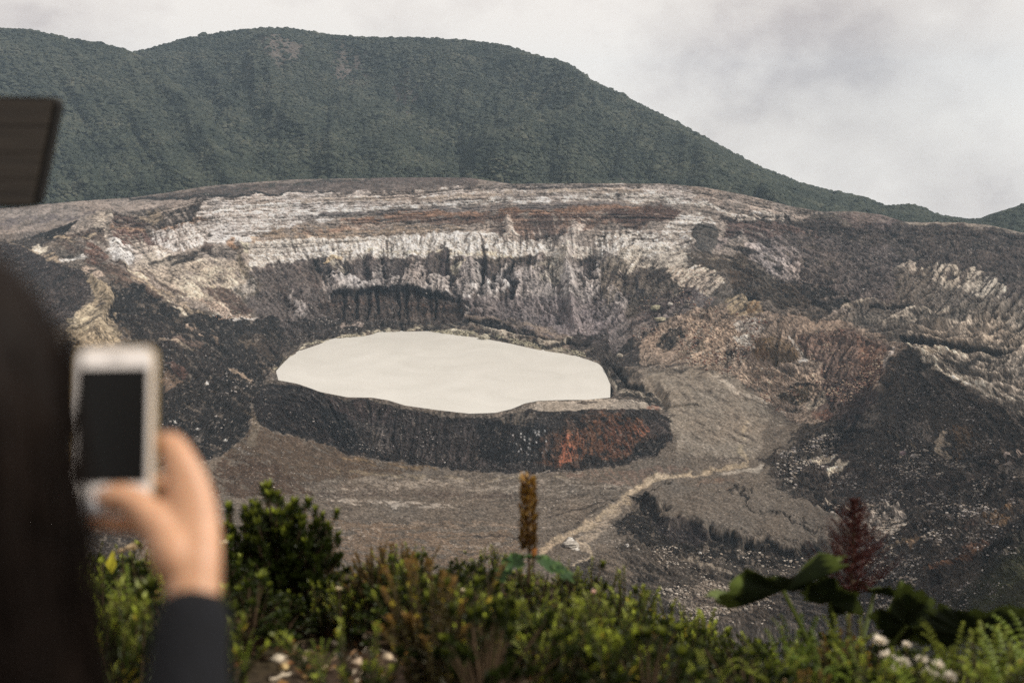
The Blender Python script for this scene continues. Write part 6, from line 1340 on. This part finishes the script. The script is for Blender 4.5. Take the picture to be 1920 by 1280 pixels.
for a, t_ in ((anR, toR), (anL, toL)):
    J = Join(); V, F = chain([a+np.array([0, -.03, .02]), a+np.array([0, -.02, -.045]), a+np.array([0, .07, -.05]), t_+np.array([0, .02, .01])], [.05, .045, .045, .036]); V[:, 2] = np.maximum(V[:, 2], gp); J.add(V, F); J.obj('boot', M_shoe, root, org)
# hair: cap over the skull and a long curtain down the back, with loose strands
J = Join(); rgh = np.random.default_rng(9)
rows_ = 46; seg = 72; V = []
for i in range(rows_+1):
    u = i/rows_
    if u < .3:
        th = u/.3*math.pi/2; rx = .098*math.sin(th)+.001; ry = .108*math.sin(th)+.001; z = hz_+.112*math.cos(th)+.004; cx, cy = hx, hy-.008
    else:
        w_ = (u-.3)/.7; z = hz_-.0-.62*w_; edge = np.interp(z, [-.62, -.45, -.34, -.28, -.22, -.135], [.112, .108, .108, .100, .094, .098]); rx = edge; ry = np.interp(w_, [0, .2, .5, 1], [.108, .10, .085, .06]); cx = hx; cy = hy-.01-.03*w_
    for j in range(seg):
        a = 2*math.pi*j/seg; rip = 1+.035*math.sin(a*17+u*6)+.025*math.sin(a*31+u*11)+.02*fbm(np.array([a*6.0]), np.array([u*5.0]), 5, 3)[0]
        open_ = 1.0
        if u > .22 and math.sin(a) > .15: open_ = 1-.62*smooth01((math.sin(a)-.15)/.5)      # parted round the face, which looks away
        V.append((cx+rx*math.cos(a)*rip, cy+ry*math.sin(a)*rip*open_, z+.01*math.sin(a*9)*(u > .9)))
F = [[i*seg+j, i*seg+(j+1) % seg, (i+1)*seg+(j+1) % seg, (i+1)*seg+j] for i in range(rows_) for j in range(seg)]; J.add(V, F)
for k_ in range(420):
    a = rgh.uniform(-1.9, 1.0); z0 = hz_-rgh.uniform(-.06, .25); z1 = z0-rgh.uniform(.15, .42); off_ = rgh.uniform(.0, .012)+(.012 if z1 < -.45 else 0)
    pts_ = [np.array([hx+(.098+off_*s_+.008*math.sin(s_*5+k_))*math.cos(a), hy-.01-.02*s_+.1*math.sin(a), z0+(z1-z0)*s_]) for s_ in np.linspace(0, 1, 7)]
    mb = MB(); mb.tube(pts_, .0011, .0005, (0, 0, 0), 3); J.add(np.concatenate(mb.v), mb.f)
J.obj('hair', M_hair, root, org)
for sx in (-1, 1):
    V, F = rock_mesh(4, 2, 1); V = V/np.linalg.norm(V, axis=1, keepdims=True)*.0115+np.array([hx+sx*.031, hy+.078, hz_+.012]); J = Join(); J.add(V, F.tolist()); J.obj('eye', mat('eye_white', 'd8d4cc', .2, .05), root, org)
# ------------------------------------------------------------------ the phone
pc = Wp(217, 797, .858)
ph = empty('phone', Vector(pc), 0, 'white smartphone with gold edges and a black screen held upright in the hand', 'phone'); ph.rotation_euler = (math.radians(-18), math.radians(0), math.radians(4))
def slab(w_, h_, d_, rad, y0):
    V = []; n = 6
    cs = [(w_/2-rad, h_/2-rad, 0), (-w_/2+rad, h_/2-rad, 90), (-w_/2+rad, -h_/2+rad, 180), (w_/2-rad, -h_/2+rad, 270)]
    ring = [(cx+rad*math.cos(math.radians(a0+90*k_/n)), cz+rad*math.sin(math.radians(a0+90*k_/n))) for cx, cz, a0 in cs for k_ in range(n+1)]
    k2 = len(ring); V = [(x, y0, z) for x, z in ring]+[(x, y0+d_, z) for x, z in ring]
    return V, [list(range(k2)), [k2+i for i in range(k2)][::-1]]+[[i, k2+i, k2+(i+1) % k2, (i+1) % k2] for i in range(k2)]
def pobj(name, geo, mat_):
    me = bpy.data.meshes.new(name); me.from_pydata(geo[0], [], geo[1]); me.update(); return link(name, me, mat_, ph)
pobj('case', slab(.069, .141, .0062, .010, -.0026), mat('gold_metal_case', 'd0b27a', .4, .1, 50, 0, .5, .55))
pobj('front_glass', slab(.066, .138, .001, .009, -.0034), mat('white_front_glass', 'efe9e4', .3, .03))
pobj('screen', slab(.0580, .1030, .0005, .0005, -.0038), mat('black_screen', '070808', .35, .1, spec=.25))
pobj('home_button', ([(math.cos(a/12*6.283)*.0055, y, -.0605+math.sin(a/12*6.283)*.0055) for y in (-.0042, -.0034) for a in range(12)], [list(range(12))]+[[i, (i+1) % 12, 12+(i+1) % 12, 12+i] for i in range(12)]), mat('pale_home_button', 'cdbfa6', .3, .05))
pobj('speaker_slot', ([(sx*.006, y, .0600+sz*.0007) for y in (-.0042, -.0034) for sx, sz in ((-1,-1),(1,-1),(1,1),(-1,1))], [[0,1,2,3],[0,4,5,1],[1,5,6,2],[2,6,7,3],[3,7,4,0]]), mat('dark_slot', '222222', .5))
